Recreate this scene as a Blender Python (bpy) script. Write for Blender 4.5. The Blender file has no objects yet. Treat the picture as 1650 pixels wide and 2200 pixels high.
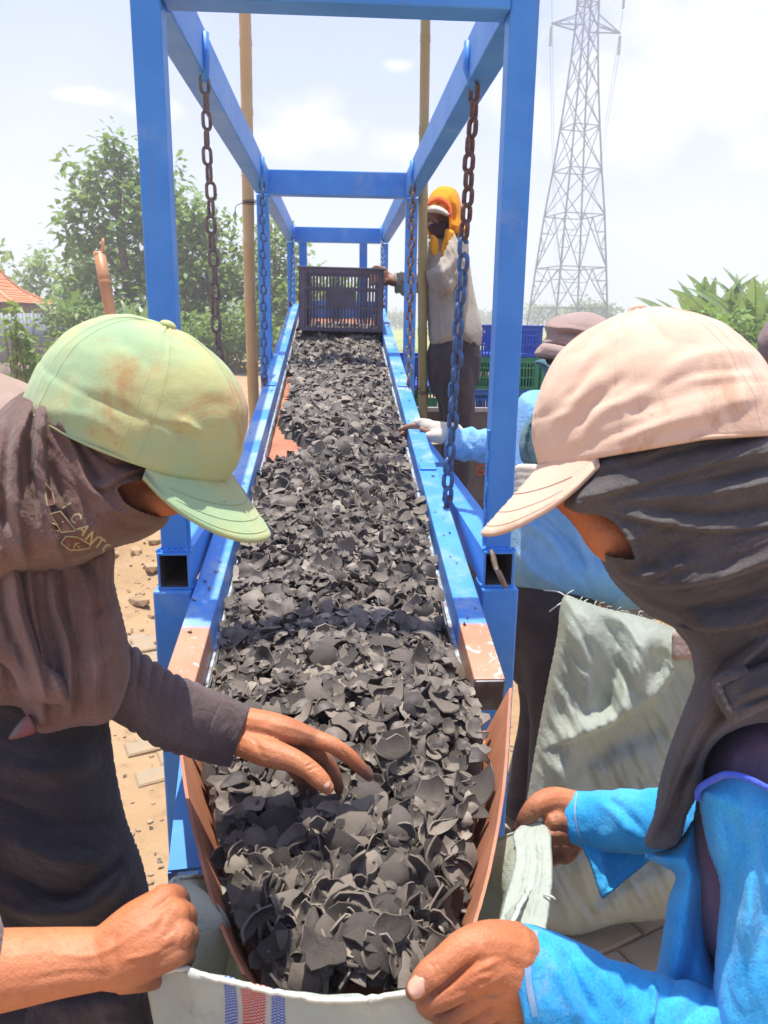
import bpy, bmesh, math, random
import numpy as np
from mathutils import Vector, Matrix
SC = bpy.context.scene
COL = SC.collection
RNG = np.random.default_rng(7)
random.seed(7)

# ---------------------------------------------------------------- camera
FPX = 1670.0                      # focal length in pixels of the 1650 x 2200 photograph
CAM_H = 1.62
_dn = np.array([-90 / FPX, -6800 / FPX, -1.0]); _Z = -_dn / np.linalg.norm(_dn)
_Y = np.array([-99 / FPX, .2463, -1.0]); _Y -= _Z * (_Y @ _Z); _Y /= np.linalg.norm(_Y)
_X = np.cross(_Y, _Z)
CR = np.array([_X, _Y, _Z])       # camera axes -> world
CAMLOC = np.array([0, 0, CAM_H])
def P(px, py, d):
    """world point seen at photograph pixel px,py at distance d along the camera axis"""
    return CR @ np.array([(px - 825) / FPX * d, (1100 - py) / FPX * d, -d]) + CAMLOC
def proj(p):
    c = (np.asarray(p, float) - CAMLOC) @ CR
    d = -c[..., 2]
    return 825 + c[..., 0] / d * FPX, 1100 - c[..., 1] / d * FPX, d
cam = bpy.data.cameras.new('camera'); cam_o = bpy.data.objects.new('camera', cam); COL.objects.link(cam_o)
cam.sensor_fit = 'VERTICAL'; cam.sensor_height = 24; cam.lens = 24 * FPX / 2200
cam.clip_start = .05; cam.clip_end = 3000
M4 = Matrix.Identity(4)
for i in range(3):
    for j in range(3): M4[i][j] = CR[i][j]
    M4[i][3] = CAMLOC[i]
cam_o.matrix_world = M4
cam.dof.use_dof = True; cam.dof.focus_distance = 1.35; cam.dof.aperture_fstop = 9.0
SC.camera = cam_o

# ---------------------------------------------------------------- light
SUN_DIR = Vector((-.04, .11, 1)).normalized()
SUN_EL = math.asin(SUN_DIR.z)
sun = bpy.data.lights.new('sun', 'SUN'); sun.energy = 5.0; sun.angle = math.radians(.55); sun.color = (1, .95, .86)
sun_o = bpy.data.objects.new('sun', sun); COL.objects.link(sun_o)
sun_o.rotation_euler = SUN_DIR.to_track_quat('Z', 'Y').to_euler()
w = bpy.data.worlds.new('World'); SC.world = w; w.use_nodes = True
nt = w.node_tree; nt.nodes.clear()
def N(nt, typ, **kw):
    n = nt.nodes.new(typ)
    ins = kw.pop('ins', {})
    for k, v in kw.items(): setattr(n, k, v)
    for k, v in ins.items():
        if hasattr(v, 'is_linked') or isinstance(v, bpy.types.NodeSocket): nt.links.new(v, n.inputs[k])
        else: n.inputs[k].default_value = v
    return n
def math_n(nt, op, a, b=None, c=None, clamp=False):
    n = nt.nodes.new('ShaderNodeMath'); n.operation = op; n.use_clamp = clamp
    for i, v in enumerate((a, b, c)):
        if v is None: continue
        if isinstance(v, bpy.types.NodeSocket): nt.links.new(v, n.inputs[i])
        else: n.inputs[i].default_value = v
    return n.outputs[0]
def mixc(nt, fac, a, b, blend='MIX'):
    n = nt.nodes.new('ShaderNodeMix'); n.data_type = 'RGBA'; n.blend_type = blend
    for i, v in ((0, fac), (6, a), (7, b)):
        if isinstance(v, bpy.types.NodeSocket): nt.links.new(v, n.inputs[i])
        elif i == 0: n.inputs[0].default_value = v
        else: n.inputs[i].default_value = (*v[:3], 1)
    return n.outputs[2]
def sstep(nt, x, a, b):
    n = nt.nodes.new('ShaderNodeMapRange'); n.interpolation_type = 'SMOOTHSTEP'
    nt.links.new(x, n.inputs[0]); n.inputs[1].default_value = a; n.inputs[2].default_value = b
    return n.outputs[0]
sky = N(nt, 'ShaderNodeTexSky', sky_type='NISHITA', sun_disc=False)
sky.sun_elevation = SUN_EL; sky.sun_rotation = math.atan2(SUN_DIR.x, SUN_DIR.y)
sky.air_density = 1.0; sky.dust_density = 2.2; sky.ozone_density = 1.0; sky.altitude = 20
tc = N(nt, 'ShaderNodeTexCoord')
sep = N(nt, 'ShaderNodeSeparateXYZ', ins={0: tc.outputs['Generated']})
noi = N(nt, 'ShaderNodeTexNoise', ins={'Vector': tc.outputs['Generated'], 'Scale': 11.0, 'Detail': 9.0, 'Roughness': .55})
nb = N(nt, 'ShaderNodeTexNoise', ins={'Vector': tc.outputs['Generated'], 'Scale': 2.6, 'Detail': 4.0, 'Roughness': .5})
# cumulus heads, each in its own direction of the sky
def skydir(px, py):
    v = P(px, py, 1) - CAMLOC
    return v / np.linalg.norm(v)
mask = None
for px, py, rx, ry in ((1540, 90, .21, .12), (1450, 190, .26, .1), (1640, 330, .07, .035), (645, 262, .075, .04), (715, 285, .065, .03), (600, 300, .07, .03), (200, 208, .085, .017),
                       (150, 205, .05, .014), (870, 310, .08, .03), (300, 230, .07, .02), (860, 140, .03, .01), (1350, 280, .13, .06),
                       (-700, 100, .3, .1), (-1500, 300, .3, .1), (2600, 200, .3, .12), (3500, 250, .3, .1)):
    c = skydir(px, py)
    sub = N(nt, 'ShaderNodeVectorMath', operation='SUBTRACT', ins={0: tc.outputs['Generated']}); sub.inputs[1].default_value = c
    mul = N(nt, 'ShaderNodeVectorMath', operation='MULTIPLY', ins={0: sub.outputs[0]}); mul.inputs[1].default_value = (1 / rx, 1 / rx, 1 / ry)
    ln = N(nt, 'ShaderNodeVectorMath', operation='LENGTH', ins={0: mul.outputs[0]})
    v = math_n(nt, 'SUBTRACT', 1.0, ln.outputs['Value'])
    mask = v if mask is None else math_n(nt, 'MAXIMUM', mask, v)
mask = math_n(nt, 'ADD', mask, math_n(nt, 'MULTIPLY', math_n(nt, 'SUBTRACT', noi.outputs[0], .5), 1.9))
cl = sstep(nt, mask, .05, .95)
veil = sstep(nt, nb.outputs[0], .47, .75)
cl = math_n(nt, 'MAXIMUM', cl, math_n(nt, 'MULTIPLY', veil, .3))
hz = math_n(nt, 'POWER', math_n(nt, 'SUBTRACT', 1.0, math_n(nt, 'MAXIMUM', sep.outputs[2], 0.0), clamp=True), 4.2)
SKY_K = 1.0
base = mixc(nt, math_n(nt, 'MULTIPLY', hz, .93), mixc(nt, .7, sky.outputs[0], (1.5, 2.2, 5.0)), (2.95, 3.05, 3.8))
c1 = mixc(nt, math_n(nt, 'MULTIPLY', cl, .85), base, (4.6, 4.6, 4.75))
bg = N(nt, 'ShaderNodeBackground', ins={'Color': c1, 'Strength': .15})
out = N(nt, 'ShaderNodeOutputWorld', ins={'Surface': bg.outputs[0]})
SC.view_settings.view_transform = 'Standard'; SC.view_settings.look = 'None'
SC.view_settings.gamma = 1; SC.view_settings.exposure = .62; SC.view_settings.use_curve_mapping = False
SC.render.engine = 'CYCLES'
SC.cycles.use_denoising = True
SC.cycles.max_bounces = 8; SC.cycles.diffuse_bounces = 4; SC.cycles.transparent_max_bounces = 8
SC.cycles.sample_clamp_indirect = 6

# ---------------------------------------------------------------- helpers
def tag(o, label=None, cat=None, group=None, kind=None):
    if label: o['label'] = label
    if cat: o['category'] = cat
    if group: o['group'] = group
    if kind: o['kind'] = kind
    return o
def empty(name, loc=(0, 0, 0), label=None, cat=None, group=None, rot=(0, 0, 0)):
    o = bpy.data.objects.new(name, None); COL.objects.link(o)
    o.location = loc; o.rotation_euler = rot; o.empty_display_size = .1
    return tag(o, label, cat, group)
def link(name, me, parent=None, loc=None, matw=None):
    o = bpy.data.objects.new(name, me); COL.objects.link(o)
    if parent is not None: o.parent = parent
    if loc is not None: o.location = loc
    return o
def wmat(o):
    m = Matrix.LocRotScale(o.location, o.rotation_euler, o.scale)
    return wmat(o.parent) @ m if o.parent else m
def mesh(name, V, F, mat, smooth=True, uv=None):
    me = bpy.data.meshes.new(name)
    V = np.asarray(V, np.float32)
    if isinstance(F, np.ndarray):
        k = F.shape[1]; n = len(F)
        me.vertices.add(len(V)); me.vertices.foreach_set('co', V.ravel())
        me.loops.add(n * k); me.loops.foreach_set('vertex_index', F.astype(np.int32).ravel())
        me.polygons.add(n); me.polygons.foreach_set('loop_start', np.arange(0, n * k, k, dtype=np.int32))
        me.update(calc_edges=True)
    else:
        me.from_pydata([tuple(v) for v in V], [], [tuple(int(i) for i in f) for f in F]); me.update()
    if uv is not None:
        l = me.uv_layers.new(name='UVMap')
        vi = np.empty(len(me.loops), np.int32); me.loops.foreach_get('vertex_index', vi)
        l.data.foreach_set('uv', np.asarray(uv, np.float32)[vi].ravel())
    me.polygons.foreach_set('use_smooth', np.full(len(me.polygons), smooth))
    if mat is not None: me.materials.append(mat)
    return me
def put(name, V, F, mat, parent=None, smooth=True, uv=None):
    """mesh object from world coordinates, made local to its parent"""
    V = np.asarray(V, float)
    if parent is not None:
        mi = np.array(wmat(parent).inverted()); V = V @ mi[:3, :3].T + mi[:3, 3]
    return link(name, mesh(name, V, F, mat, smooth, uv), parent)
class MB:
    """collects boxes, bars and tubes into one mesh"""
    def __init__(s): s.V = []; s.F = []; s.n = 0
    def add(s, V, F):
        V = np.asarray(V, float); s.V.append(V)
        s.F += [[i + s.n for i in f] for f in F]; s.n += len(V); return s
    def box(s, c, size, rot=None):
        x, y, z = np.asarray(size, float) / 2
        V = np.array([(a * x, b * y, e * z) for a in (-1, 1) for b in (-1, 1) for e in (-1, 1)])
        if rot is not None: V = V @ np.array(rot).T
        return s.add(V + np.asarray(c, float), [(0, 1, 3, 2), (4, 6, 7, 5), (0, 4, 5, 1), (2, 3, 7, 6), (0, 2, 6, 4), (1, 5, 7, 3)])
    def bar(s, p, q, w, h, up=(0, 0, 1)):
        p = np.asarray(p, float); q = np.asarray(q, float); t = q - p; L = np.linalg.norm(t); t /= L
        a = np.cross(t, up)
        if np.linalg.norm(a) < 1e-6: a = np.cross(t, (0, 1, 0))
        a /= np.linalg.norm(a); b = np.cross(a, t)
        R = np.array([a, t, b]).T
        return s.box((p + q) / 2, (w, L, h), R)
    def tube(s, pts, r, n=8, closed=False):
        V, F = tube(pts, r, n, closed); return s.add(V, F)
    def obj(s, name, mat, parent=None, smooth=False, bevel=0):
        V = np.concatenate(s.V)
        o = put(name, V, s.F, mat, parent, smooth)
        if bevel:
            m = o.modifiers.new('bevel', 'BEVEL'); m.width = bevel; m.segments = 2; m.limit_method = 'ANGLE'
        return o
def frames(pts):
    pts = np.asarray(pts, float)
    t = np.gradient(pts, axis=0); t /= np.linalg.norm(t, axis=1)[:, None] + 1e-12
    a = np.cross(t[0], (0, 0, 1))
    if np.linalg.norm(a) < .1: a = np.cross(t[0], (0, 1, 0))
    A = []
    for i in range(len(pts)):
        a = a - t[i] * (a @ t[i]); a /= np.linalg.norm(a); A.append(a)
    A = np.array(A); return t, A, np.cross(t, A)
def tube(pts, r, n=8, closed=False):
    pts = np.asarray(pts, float); m = len(pts); r = np.broadcast_to(np.asarray(r, float), (m,))
    t, A, B = frames(pts)
    th = np.linspace(0, 2 * np.pi, n, endpoint=False)
    V = (pts[:, None] + r[:, None, None] * (np.cos(th)[None, :, None] * A[:, None] + np.sin(th)[None, :, None] * B[:, None])).reshape(-1, 3)
    F = []
    for i in range(m if closed else m - 1):
        i2 = (i + 1) % m
        for j in range(n): F.append((i * n + j, i * n + (j + 1) % n, i2 * n + (j + 1) % n, i2 * n + j))
    if not closed:
        F.append(tuple(range(n - 1, -1, -1))); F.append(tuple((m - 1) * n + j for j in range(n)))
    return V, F
def spline(pts, m):
    """Catmull-Rom through rows of any width, m samples, chord parametrised"""
    p = np.asarray(pts, float); k = len(p)
    d = np.linalg.norm(np.diff(p[:, :3], axis=0), axis=1) ** .5 + 1e-9
    T = np.concatenate([[0], np.cumsum(d)]); s = np.linspace(0, T[-1], m)
    i = np.clip(np.searchsorted(T, s, side='right') - 1, 0, k - 2)
    tan = np.zeros_like(p)
    tan[1:-1] = (p[2:] - p[:-2]) / (T[2:] - T[:-2])[:, None]; tan[0] = (p[1] - p[0]) / d[0]; tan[-1] = (p[-1] - p[-2]) / d[-1]
    h = d[i]; u = ((s - T[i]) / h)[:, None]; h = h[:, None]
    return (2 * u ** 3 - 3 * u ** 2 + 1) * p[i] + (u ** 3 - 2 * u ** 2 + u) * h * tan[i] + (-2 * u ** 3 + 3 * u ** 2) * p[i + 1] + (u ** 3 - u ** 2) * h * tan[i + 1]
def vnoise(p, seed=0):
    """smooth 3-D value noise in -1..1 for an array of points"""
    p = np.asarray(p, float); i = np.floor(p).astype(np.int64); f = p - i; f = f * f * (3 - 2 * f)
    def h(x, y, z):
        n = (x * 374761393 + y * 668265263 + z * 2147483647 + seed * 974711) & 0xffffffff
        n = ((n ^ (n >> 13)) * 1274126177) & 0xffffffff
        n = ((n ^ (n >> 16)) * 2246822519) & 0xffffffff
        return ((n ^ (n >> 15)) & 0xffff) / 32767.5 - 1
    r = 0
    for a in (0, 1):
        for b in (0, 1):
            for c in (0, 1):
                wgt = (f[:, 0] if a else 1 - f[:, 0]) * (f[:, 1] if b else 1 - f[:, 1]) * (f[:, 2] if c else 1 - f[:, 2])
                r = r + wgt * h(i[:, 0] + a, i[:, 1] + b, i[:, 2] + c)
    return r
def fbm(p, o=4, seed=0):
    p = np.asarray(p, float); return sum(vnoise(p * 2 ** k + 17.3 * k, seed + k) / 2 ** k for k in range(o))
def me_arrays(me):
    V = np.empty(len(me.vertices) * 3, np.float32); me.vertices.foreach_get('co', V)
    return V.reshape(-1, 3).astype(float)
def me_normals(me):
    n = np.empty(len(me.vertices) * 3, np.float32); me.vertices.foreach_get('normal', n)
    return n.reshape(-1, 3).astype(float)
def set_co(me, V):
    me.vertices.foreach_set('co', np.asarray(V, np.float32).ravel()); me.update()

# ---------------------------------------------------------------- materials
def new_mat(name):
    m = bpy.data.materials.new(name); m.use_nodes = True; nt = m.node_tree
    b = nt.nodes['Principled BSDF']; return m, nt, b
def co(nt, kind='Object'):
    return N(nt, 'ShaderNodeTexCoord').outputs[kind]
def noise(nt, vec, scale, detail=5, rough=.55, dist=0):
    return N(nt, 'ShaderNodeTexNoise', ins={'Vector': vec, 'Scale': scale, 'Detail': detail, 'Roughness': rough, 'Distortion': dist}).outputs[0]
def bump(nt, b, h, strength, dist):
    n = N(nt, 'ShaderNodeBump', ins={'Height': h, 'Strength': strength, 'Distance': dist})
    nt.links.new(n.outputs[0], b.inputs['Normal']); return n
def pmat(name, c1, c2=None, scale=8, rough=.7, metal=0, bmp=0, bscale=60, bdist=.002, dirt=None, dscale=4, damt=.5, lo=.35, hi=.65, spec=.5, rvar=0, kind='Object'):
    """two-tone noise-varied surface with optional third stain tone and fine relief"""
    m, nt, b = new_mat(name); v = co(nt, kind)
    c2 = c2 or tuple(x * .8 for x in c1)
    n1 = noise(nt, v, scale)
    col = mixc(nt, sstep(nt, n1, lo, hi), c1, c2)
    if dirt:
        n2 = noise(nt, v, dscale, 6, .6, .3)
        col = mixc(nt, math_n(nt, 'MULTIPLY', sstep(nt, n2, 1 - damt - .08, 1 - damt + .1), .9), col, dirt)
    nt.links.new(col, b.inputs['Base Color'])
    b.inputs['Roughness'].default_value = rough; b.inputs['Metallic'].default_value = metal; b.inputs['Specular IOR Level'].default_value = spec
    if rvar:
        nt.links.new(math_n(nt, 'ADD', rough, math_n(nt, 'MULTIPLY', math_n(nt, 'SUBTRACT', n1, .5), rvar)), b.inputs['Roughness'])
    if bmp: bump(nt, b, noise(nt, v, bscale, 4, .6), bmp, bdist)
    return m
def fabric(name, c, faded=None, dusty=None, dust=.4, weave=900, rough=.92, wr=.5, dscale=9, wscale=28, sheen=.15):
    """cotton: weave relief, faint wrinkles, fading and dust"""
    m, nt, b = new_mat(name); v = co(nt)
    faded = faded or tuple(min(1, x * 1.35 + .01) for x in c)
    col = mixc(nt, sstep(nt, noise(nt, v, dscale, 6, .6, .4), .38, .68), c, faded)
    if dusty: col = mixc(nt, math_n(nt, 'MULTIPLY', sstep(nt, noise(nt, v, dscale * 2.3, 8, .68, .2), 1 - dust - .05, 1 - dust + .2), .75), col, dusty)
    fine = noise(nt, v, 420, 2, .5)
    grain = noise(nt, v, 900, 2, .6)
    col = mixc(nt, .32, col, mixc(nt, sstep(nt, fine, .3, .7), (.3, .3, .3), (.7, .7, .7)), 'OVERLAY')
    col = mixc(nt, math_n(nt, 'MULTIPLY', sstep(nt, noise(nt, v, 230, 3, .7), .70, .76), .4), col, tuple(min(1, x * 2.2 + .05) for x in c))
    nt.links.new(col, b.inputs['Base Color'])
    b.inputs['Roughness'].default_value = rough; b.inputs['Specular IOR Level'].default_value = .12
    b.inputs['Sheen Weight'].default_value = sheen; b.inputs['Sheen Roughness'].default_value = .5
    wv = N(nt, 'ShaderNodeTexWave', ins={'Vector': v, 'Scale': weave / 6.28, 'Distortion': 1.5, 'Detail': 1}).outputs[1]
    h = math_n(nt, 'ADD', math_n(nt, 'ADD', math_n(nt, 'MULTIPLY', noise(nt, v, wscale, 4, .6, .6), 6.0 * wr), math_n(nt, 'MULTIPLY', math_n(nt, 'ABSOLUTE', math_n(nt, 'SUBTRACT', noise(nt, v, wscale * .7, 3, .55, 1.4), .5)), 9.0 * wr)), math_n(nt, 'ADD', math_n(nt, 'MULTIPLY', wv, .12), math_n(nt, 'MULTIPLY', fine, .35)))
    bump(nt, b, h, .4, .0026)
    return m
# ================================================================ materials of the machine
def blue_paint(name, rust=.3, dust=.5, rust_end=None):
    m, nt, b = new_mat(name); v = co(nt)
    n1 = noise(nt, v, 6, 6, .6); n2 = noise(nt, v, 38, 7, .65); n3 = noise(nt, v, 3.1, 8, .7, .5)
    col = mixc(nt, sstep(nt, n1, .35, .7), (.05, .25, .68), (.075, .31, .75))
    col = mixc(nt, math_n(nt, 'MULTIPLY', sstep(nt, n3, .58 - .16 * dust, .72 - .12 * dust), dust), col, (.36, .46, .6))       # chalky dust
    col = mixc(nt, sstep(nt, math_n(nt, 'ADD', n3, math_n(nt, 'MULTIPLY', n2, .25)), 1.0 - rust * .35, 1.04 - rust * .35), col, (.24, .1, .05))
    vs = N(nt, 'ShaderNodeVectorMath', operation='MULTIPLY', ins={0: v}); vs.inputs[1].default_value = (34, 34, 1.6)
    col = mixc(nt, math_n(nt, 'MULTIPLY', sstep(nt, noise(nt, vs.outputs[0], 1.0, 5, .6), .6, .74), .3), col, (.16, .2, .3))
    col = mixc(nt, math_n(nt, 'MULTIPLY', sstep(nt, noise(nt, v, 75, 4, .6), .70, .74), .8), col, (.2, .1, .06))
    if rust_end is not None:
        y = N(nt, 'ShaderNodeSeparateXYZ', ins={0: v}).outputs[1]
        f = math_n(nt, 'ADD', y, math_n(nt, 'MULTIPLY', math_n(nt, 'SUBTRACT', n1, .5), .05))
        k = math_n(nt, 'SUBTRACT', 1.0, sstep(nt, f, rust_end - .006, rust_end + .01))
        prim = mixc(nt, sstep(nt, n1, .3, .7), (.46, .19, .1), (.55, .27, .16))
        prim = mixc(nt, sstep(nt, noise(nt, v, 30, 8, .7, 1), .56, .63), prim, (.5, .47, .43))
        col = mixc(nt, k, col, prim)
    nt.links.new(col, b.inputs['Base Color'])
    nt.links.new(math_n(nt, 'ADD', .3, math_n(nt, 'MULTIPLY', n2, .3)), b.inputs['Roughness'])
    bump(nt, b, math_n(nt, 'ADD', math_n(nt, 'MULTIPLY', n2, .4), n1), .25, .0015)
    return m
M_BLUE = blue_paint('blue_paint', .42, .3)
M_RAIL = blue_paint('rail_paint', .6, .85, .165)
M_PRIM = pmat('red_primer_steel', (.5, .2, .1), (.36, .14, .075), 9, .62, 0, .3, 90, .001, (.12, .07, .05), 7, .3)
M_STEEL = pmat('worn_steel', (.2, .19, .2), (.1, .09, .09), 20, .45, .6, .3, 80, .001, (.2, .1, .06), 9, .35)
M_RUSTCH = pmat('rusty_chain', (.19, .105, .075), (.1, .06, .05), 60, .7, .25, .4, 200, .0006, (.3, .15, .09), 40, .3)
M_BLUECH = pmat('blue_chain', (.06, .16, .36), (.05, .09, .17), 70, .5, .2, .4, 200, .0006, (.2, .11, .08), 35, .3)
M_GREYCH = pmat('dull_chain', (.24, .19, .17), (.14, .11, .1), 60, .65, .3, .4, 200, .0006, (.3, .2, .15), 40, .3)
M_DARKIN = pmat('dark_tube_inside', (.09, .065, .05), (.05, .04, .035), 14, .9)  # dark brown for the sheets added inside the lower tube

# ================================================================ machine frame
def frame_machine():
    root = empty('charcoal_sorting_frame', (0, 1.5, 0), 'tall blue welded steel frame straddling the charcoal trough', 'machine frame')
    YS = (1.5135, 3.60, 5.66); XO = .3225; T = .051
    zt = 2.14
    for s in (-1, 1):
        for y in YS:
            p = MB().bar((s * XO, y, 1.176), (s * XO, y, zt + (.0 if y > 2 else .1)), T, .047, (0, 1, 0))
            p.obj('post', M_BLUE, root, bevel=.003)
        # long top beam: a box section
        for a, b2 in ((YS[0], YS[1]), (YS[1], YS[2])):
            b = MB().bar((s * (XO - .004), a + .037, zt + .05), (s * (XO - .002), b2 - .037, zt + .05), .056, .098)
            b.obj('long_beam', M_BLUE, root, bevel=.003)
        # lower long tube, open towards the front
        t = MB(); y0, y1 = 1.475, 5.72; zc = 1.137; hw, hh, th = .031, .037, .004
        for sx in (-1, 1): t.bar((s * XO + sx * (hw - th / 2), y0, zc), (s * XO + sx * (hw - th / 2), y1, zc), th, 2 * hh)
        for sz in (-1, 1): t.bar((s * XO, y0 + .0005, zc + sz * (hh - th / 2)), (s * XO, y1, zc + sz * (hh - th / 2)), 2 * hw - 2 * th - .0002, th)
        t.obj('lower_tube', M_BLUE, root)
        ti = MB()
        for sx in (-1, 1): ti.bar((s * XO + sx * (hw - th - .0009), y0 + .004, zc), (s * XO + sx * (hw - th - .0009), y0 + .9, zc), .0012, 2 * hh - 2 * th - .004)
        for sz in (-1, 1): ti.bar((s * XO, y0 + .004, zc + sz * (hh - th - .0009)), (s * XO, y0 + .9, zc + sz * (hh - th - .0009)), 2 * hw - 2 * th - .005, .0012)
        ti.bar((s * XO, y0 + .9, zc), (s * XO, y0 + .905, zc), .05, .06); ti.obj('dark_tube_inset', M_DARKIN, root)  # thin dark sheets added to make the inside of the open tube dark
        # legs under the lower tube
        for y in YS:
            MB().bar((s * (XO + .004), y - .005, -.02), (s * (XO + .004), y - .005, 1.099), .074, .085, (0, 1, 0)).obj('leg', M_BLUE, root, bevel=.004)
            MB().box((s * XO, y, .006), (.16, .16, .012)).obj('foot_plate', M_BLUE, root)
        # weld beads where post, tube and leg meet
        wb = MB()
        for z in (1.176, 1.0995):
            xs = np.linspace(-.032, .032, 16)
            for i, x in enumerate(xs): wb.box((s * XO + x, 1.4885, z + .002 * math.sin(i * 2.1)), (.0055, .012, .007 + .002 * math.sin(i * 1.7)), Matrix.Rotation(.5 * math.sin(i * 3.3), 3, 'Y'))
        for i in range(22): wb.box((s * (XO - .027), 1.50 + .003 * math.sin(i), 1.19 + i * .0105), (.006, .008 + .004 * math.sin(i * 1.3), .011))
        wb.obj('weld_bead', M_BLUE, root, bevel=.0015)['kind'] = 'stuff'
    for y, top in zip(YS, (.12, .1, .098)):
        MB().bar((-XO + .0265, y, zt + top / 2), (XO - .0265, y, zt + top / 2), .064, top).obj('cross_beam', M_BLUE, root, bevel=.004)
    MB().bar((-XO + .03, YS[2], 1.137), (XO - .03, YS[2], 1.137), .05, .06).obj('lower_cross_beam', M_BLUE, root)
    for x in (-.245, .18): MB().bar((x, 5.78, 1.3), (x, 5.78, 2.16), .055, .05, (0, 1, 0)).obj('inner_post', M_BLUE, root, bevel=.003)
    # channel bracket under the left of the chute
    br = MB(); br.bar((-.285, 1.47, .86), (-.235, 1.04, .80), .05, .006); br.bar((-.262, 1.47, .82), (-.212, 1.04, .76), .005, .08)
    br.bar((-.308, 1.47, .82), (-.258, 1.04, .76), .005, .08); br.obj('chute_bracket', M_BLUE, root)
    # broken twig leaning in the open tube end at right
    tw = tube(spline([P(1056, 1182, 1.55), P(1066, 1222, 1.535), P(1070, 1228, 1.52), P(1086, 1262, 1.53)], 14), [.004, .005, .006, .006, .006, .0055, .004, .003, .006, .006, .006, .006, .0055, .005], 7)
    tag(put('twig', *tw, pmat('twig_bark', (.34, .24, .16), (.2, .14, .09), 40, .9, bmp=.6, bscale=150)), 'short broken brown twig propped in the open end of the right lower tube', 'twig')
    return root
FRAME = frame_machine()

# ================================================================ trough
TY0, TZ0, TSL = 1.17, 1.048, math.atan(.182)
TROUGH = empty('charcoal_trough', (-.004, TY0, TZ0), 'long sloping blue railed trough full of black charcoal shells', 'trough', rot=(TSL, 0, 0))
TM = np.array(wmat(TROUGH))
def tw(p):
    """trough coordinates (across, along, up from the rail top) -> world"""
    p = np.asarray(p, float); return p @ TM[:3, :3].T + TM[:3, 3]
TL = 3.72
def trough():
    R = TROUGH
    def loc(mb, name, mat, bevel=.0):
        mb.V = [tw(v) for v in mb.V]; return mb.obj(name, mat, R, bevel=bevel)
    for s in (-1, 1):
        loc(MB().bar((s * .254, 0, -.031), (s * .254, TL, -.031), .052, .062), 'rail', M_RAIL, .003)
        # thin inner side plate with torn paint edge
        e = np.linspace(.06, TL, 160); V = []; F = []
        rr = RNG.normal(0, 1, 160)
        for i, y in enumerate(e):
            hgt = -.052 + .0025 * rr[i] * (RNG.random() < .35)
            x = s * (.219 + .001 * math.sin(y * 40))
            V += [(x, y, -.082), (x, y, hgt), (x - s * .0035, y, hgt), (x - s * .0035, y, -.082)]
        for i in range(159):
            for a in range(4): F.append((i * 4 + a, i * 4 + (a + 1) % 4, i * 4 + 4 + (a + 1) % 4, i * 4 + 4 + a))
        loc(MB().add(np.array(V), F), 'side_plate', M_STEEL)
        loc(MB().bar((s * .2245, .06, -.058), (s * .2245, TL, -.058), .007, .004), 'plate_lip', pmat('torn_paint', (.4, .5, .6), (.24, .2, .18), 60, .6))
    loc(MB().bar((0, -.03, -.084), (0, TL, -.084), .445, .004), 'floor_plate', M_PRIM)
    loc(MB().bar((-.228, TL + .004, -.03), (.228, TL + .004, -.03), .006, .1), 'end_plate', M_BLUE)
    # welded splice straps on the rails
    for s, y in ((-1, 1.86), (1, 1.86), (1, .98)):
        loc(MB().box((s * .254, y, .003), (.046, .05, .006)), 'splice_strap', M_BLUE, .002)
    for s in (-1, 1):
        loc(MB().box((s * .254, -.003, -.031), (.05, .006, .06)), 'rail_cap', M_STEEL, .003)
    # chute plates that narrow towards the sack
    for name, top in (('R', [(1094, 1480, 1.255), (1079, 1690, 1.06), (1047, 1870, .95), (1012, 1998, .885), (985, 2090, .84)]),
                      ('L', [(378, 1480, 1.255), (402, 1690, 1.06), (440, 1860, .95), (478, 1985, .885), (528, 2096, .835)])):
        tp = spline(np.array([P(*t) for t in top]), 40)
        s = 1 if name == 'R' else -1
        k = np.linspace(0, 1, 40)
        dep = .075 + .03 * np.sin(np.pi * k)
        tp[:, 2] += .0015 * np.array([vnoise(np.array([[i * .9, s, 0]]))[0] for i in range(40)])
        lo = tp + np.stack([-s * (.034 + .012 * k), 0 * k, -dep], 1)
        n = np.array([s * .0045, 0, .0012])
        V = np.stack([tp, lo, lo + n, tp + n], 1).reshape(-1, 3); F = []
        for i in range(39):
            for a in range(4): F.append((i * 4 + a, i * 4 + (a + 1) % 4, i * 4 + 4 + (a + 1) % 4, i * 4 + 4 + a))
        F += [(0, 1, 2, 3), (159, 158, 157, 156)]
        put('chute_plate', V, F, M_PRIM, R, False)
        if s > 0: hiR, loR = tp, lo
        else: hiL, loL = tp, lo
    V = np.concatenate([loL, loR]); F = [(i, i + 1, 41 + i, 40 + i) for i in range(39)]
    put('chute_floor', V, F, M_PRIM, R, False)
    # small perforated screen panel at the right end of the floor
    return loL, loR, hiL, hiR
CHL, CHR, CHTL, CHTR = trough()

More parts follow.
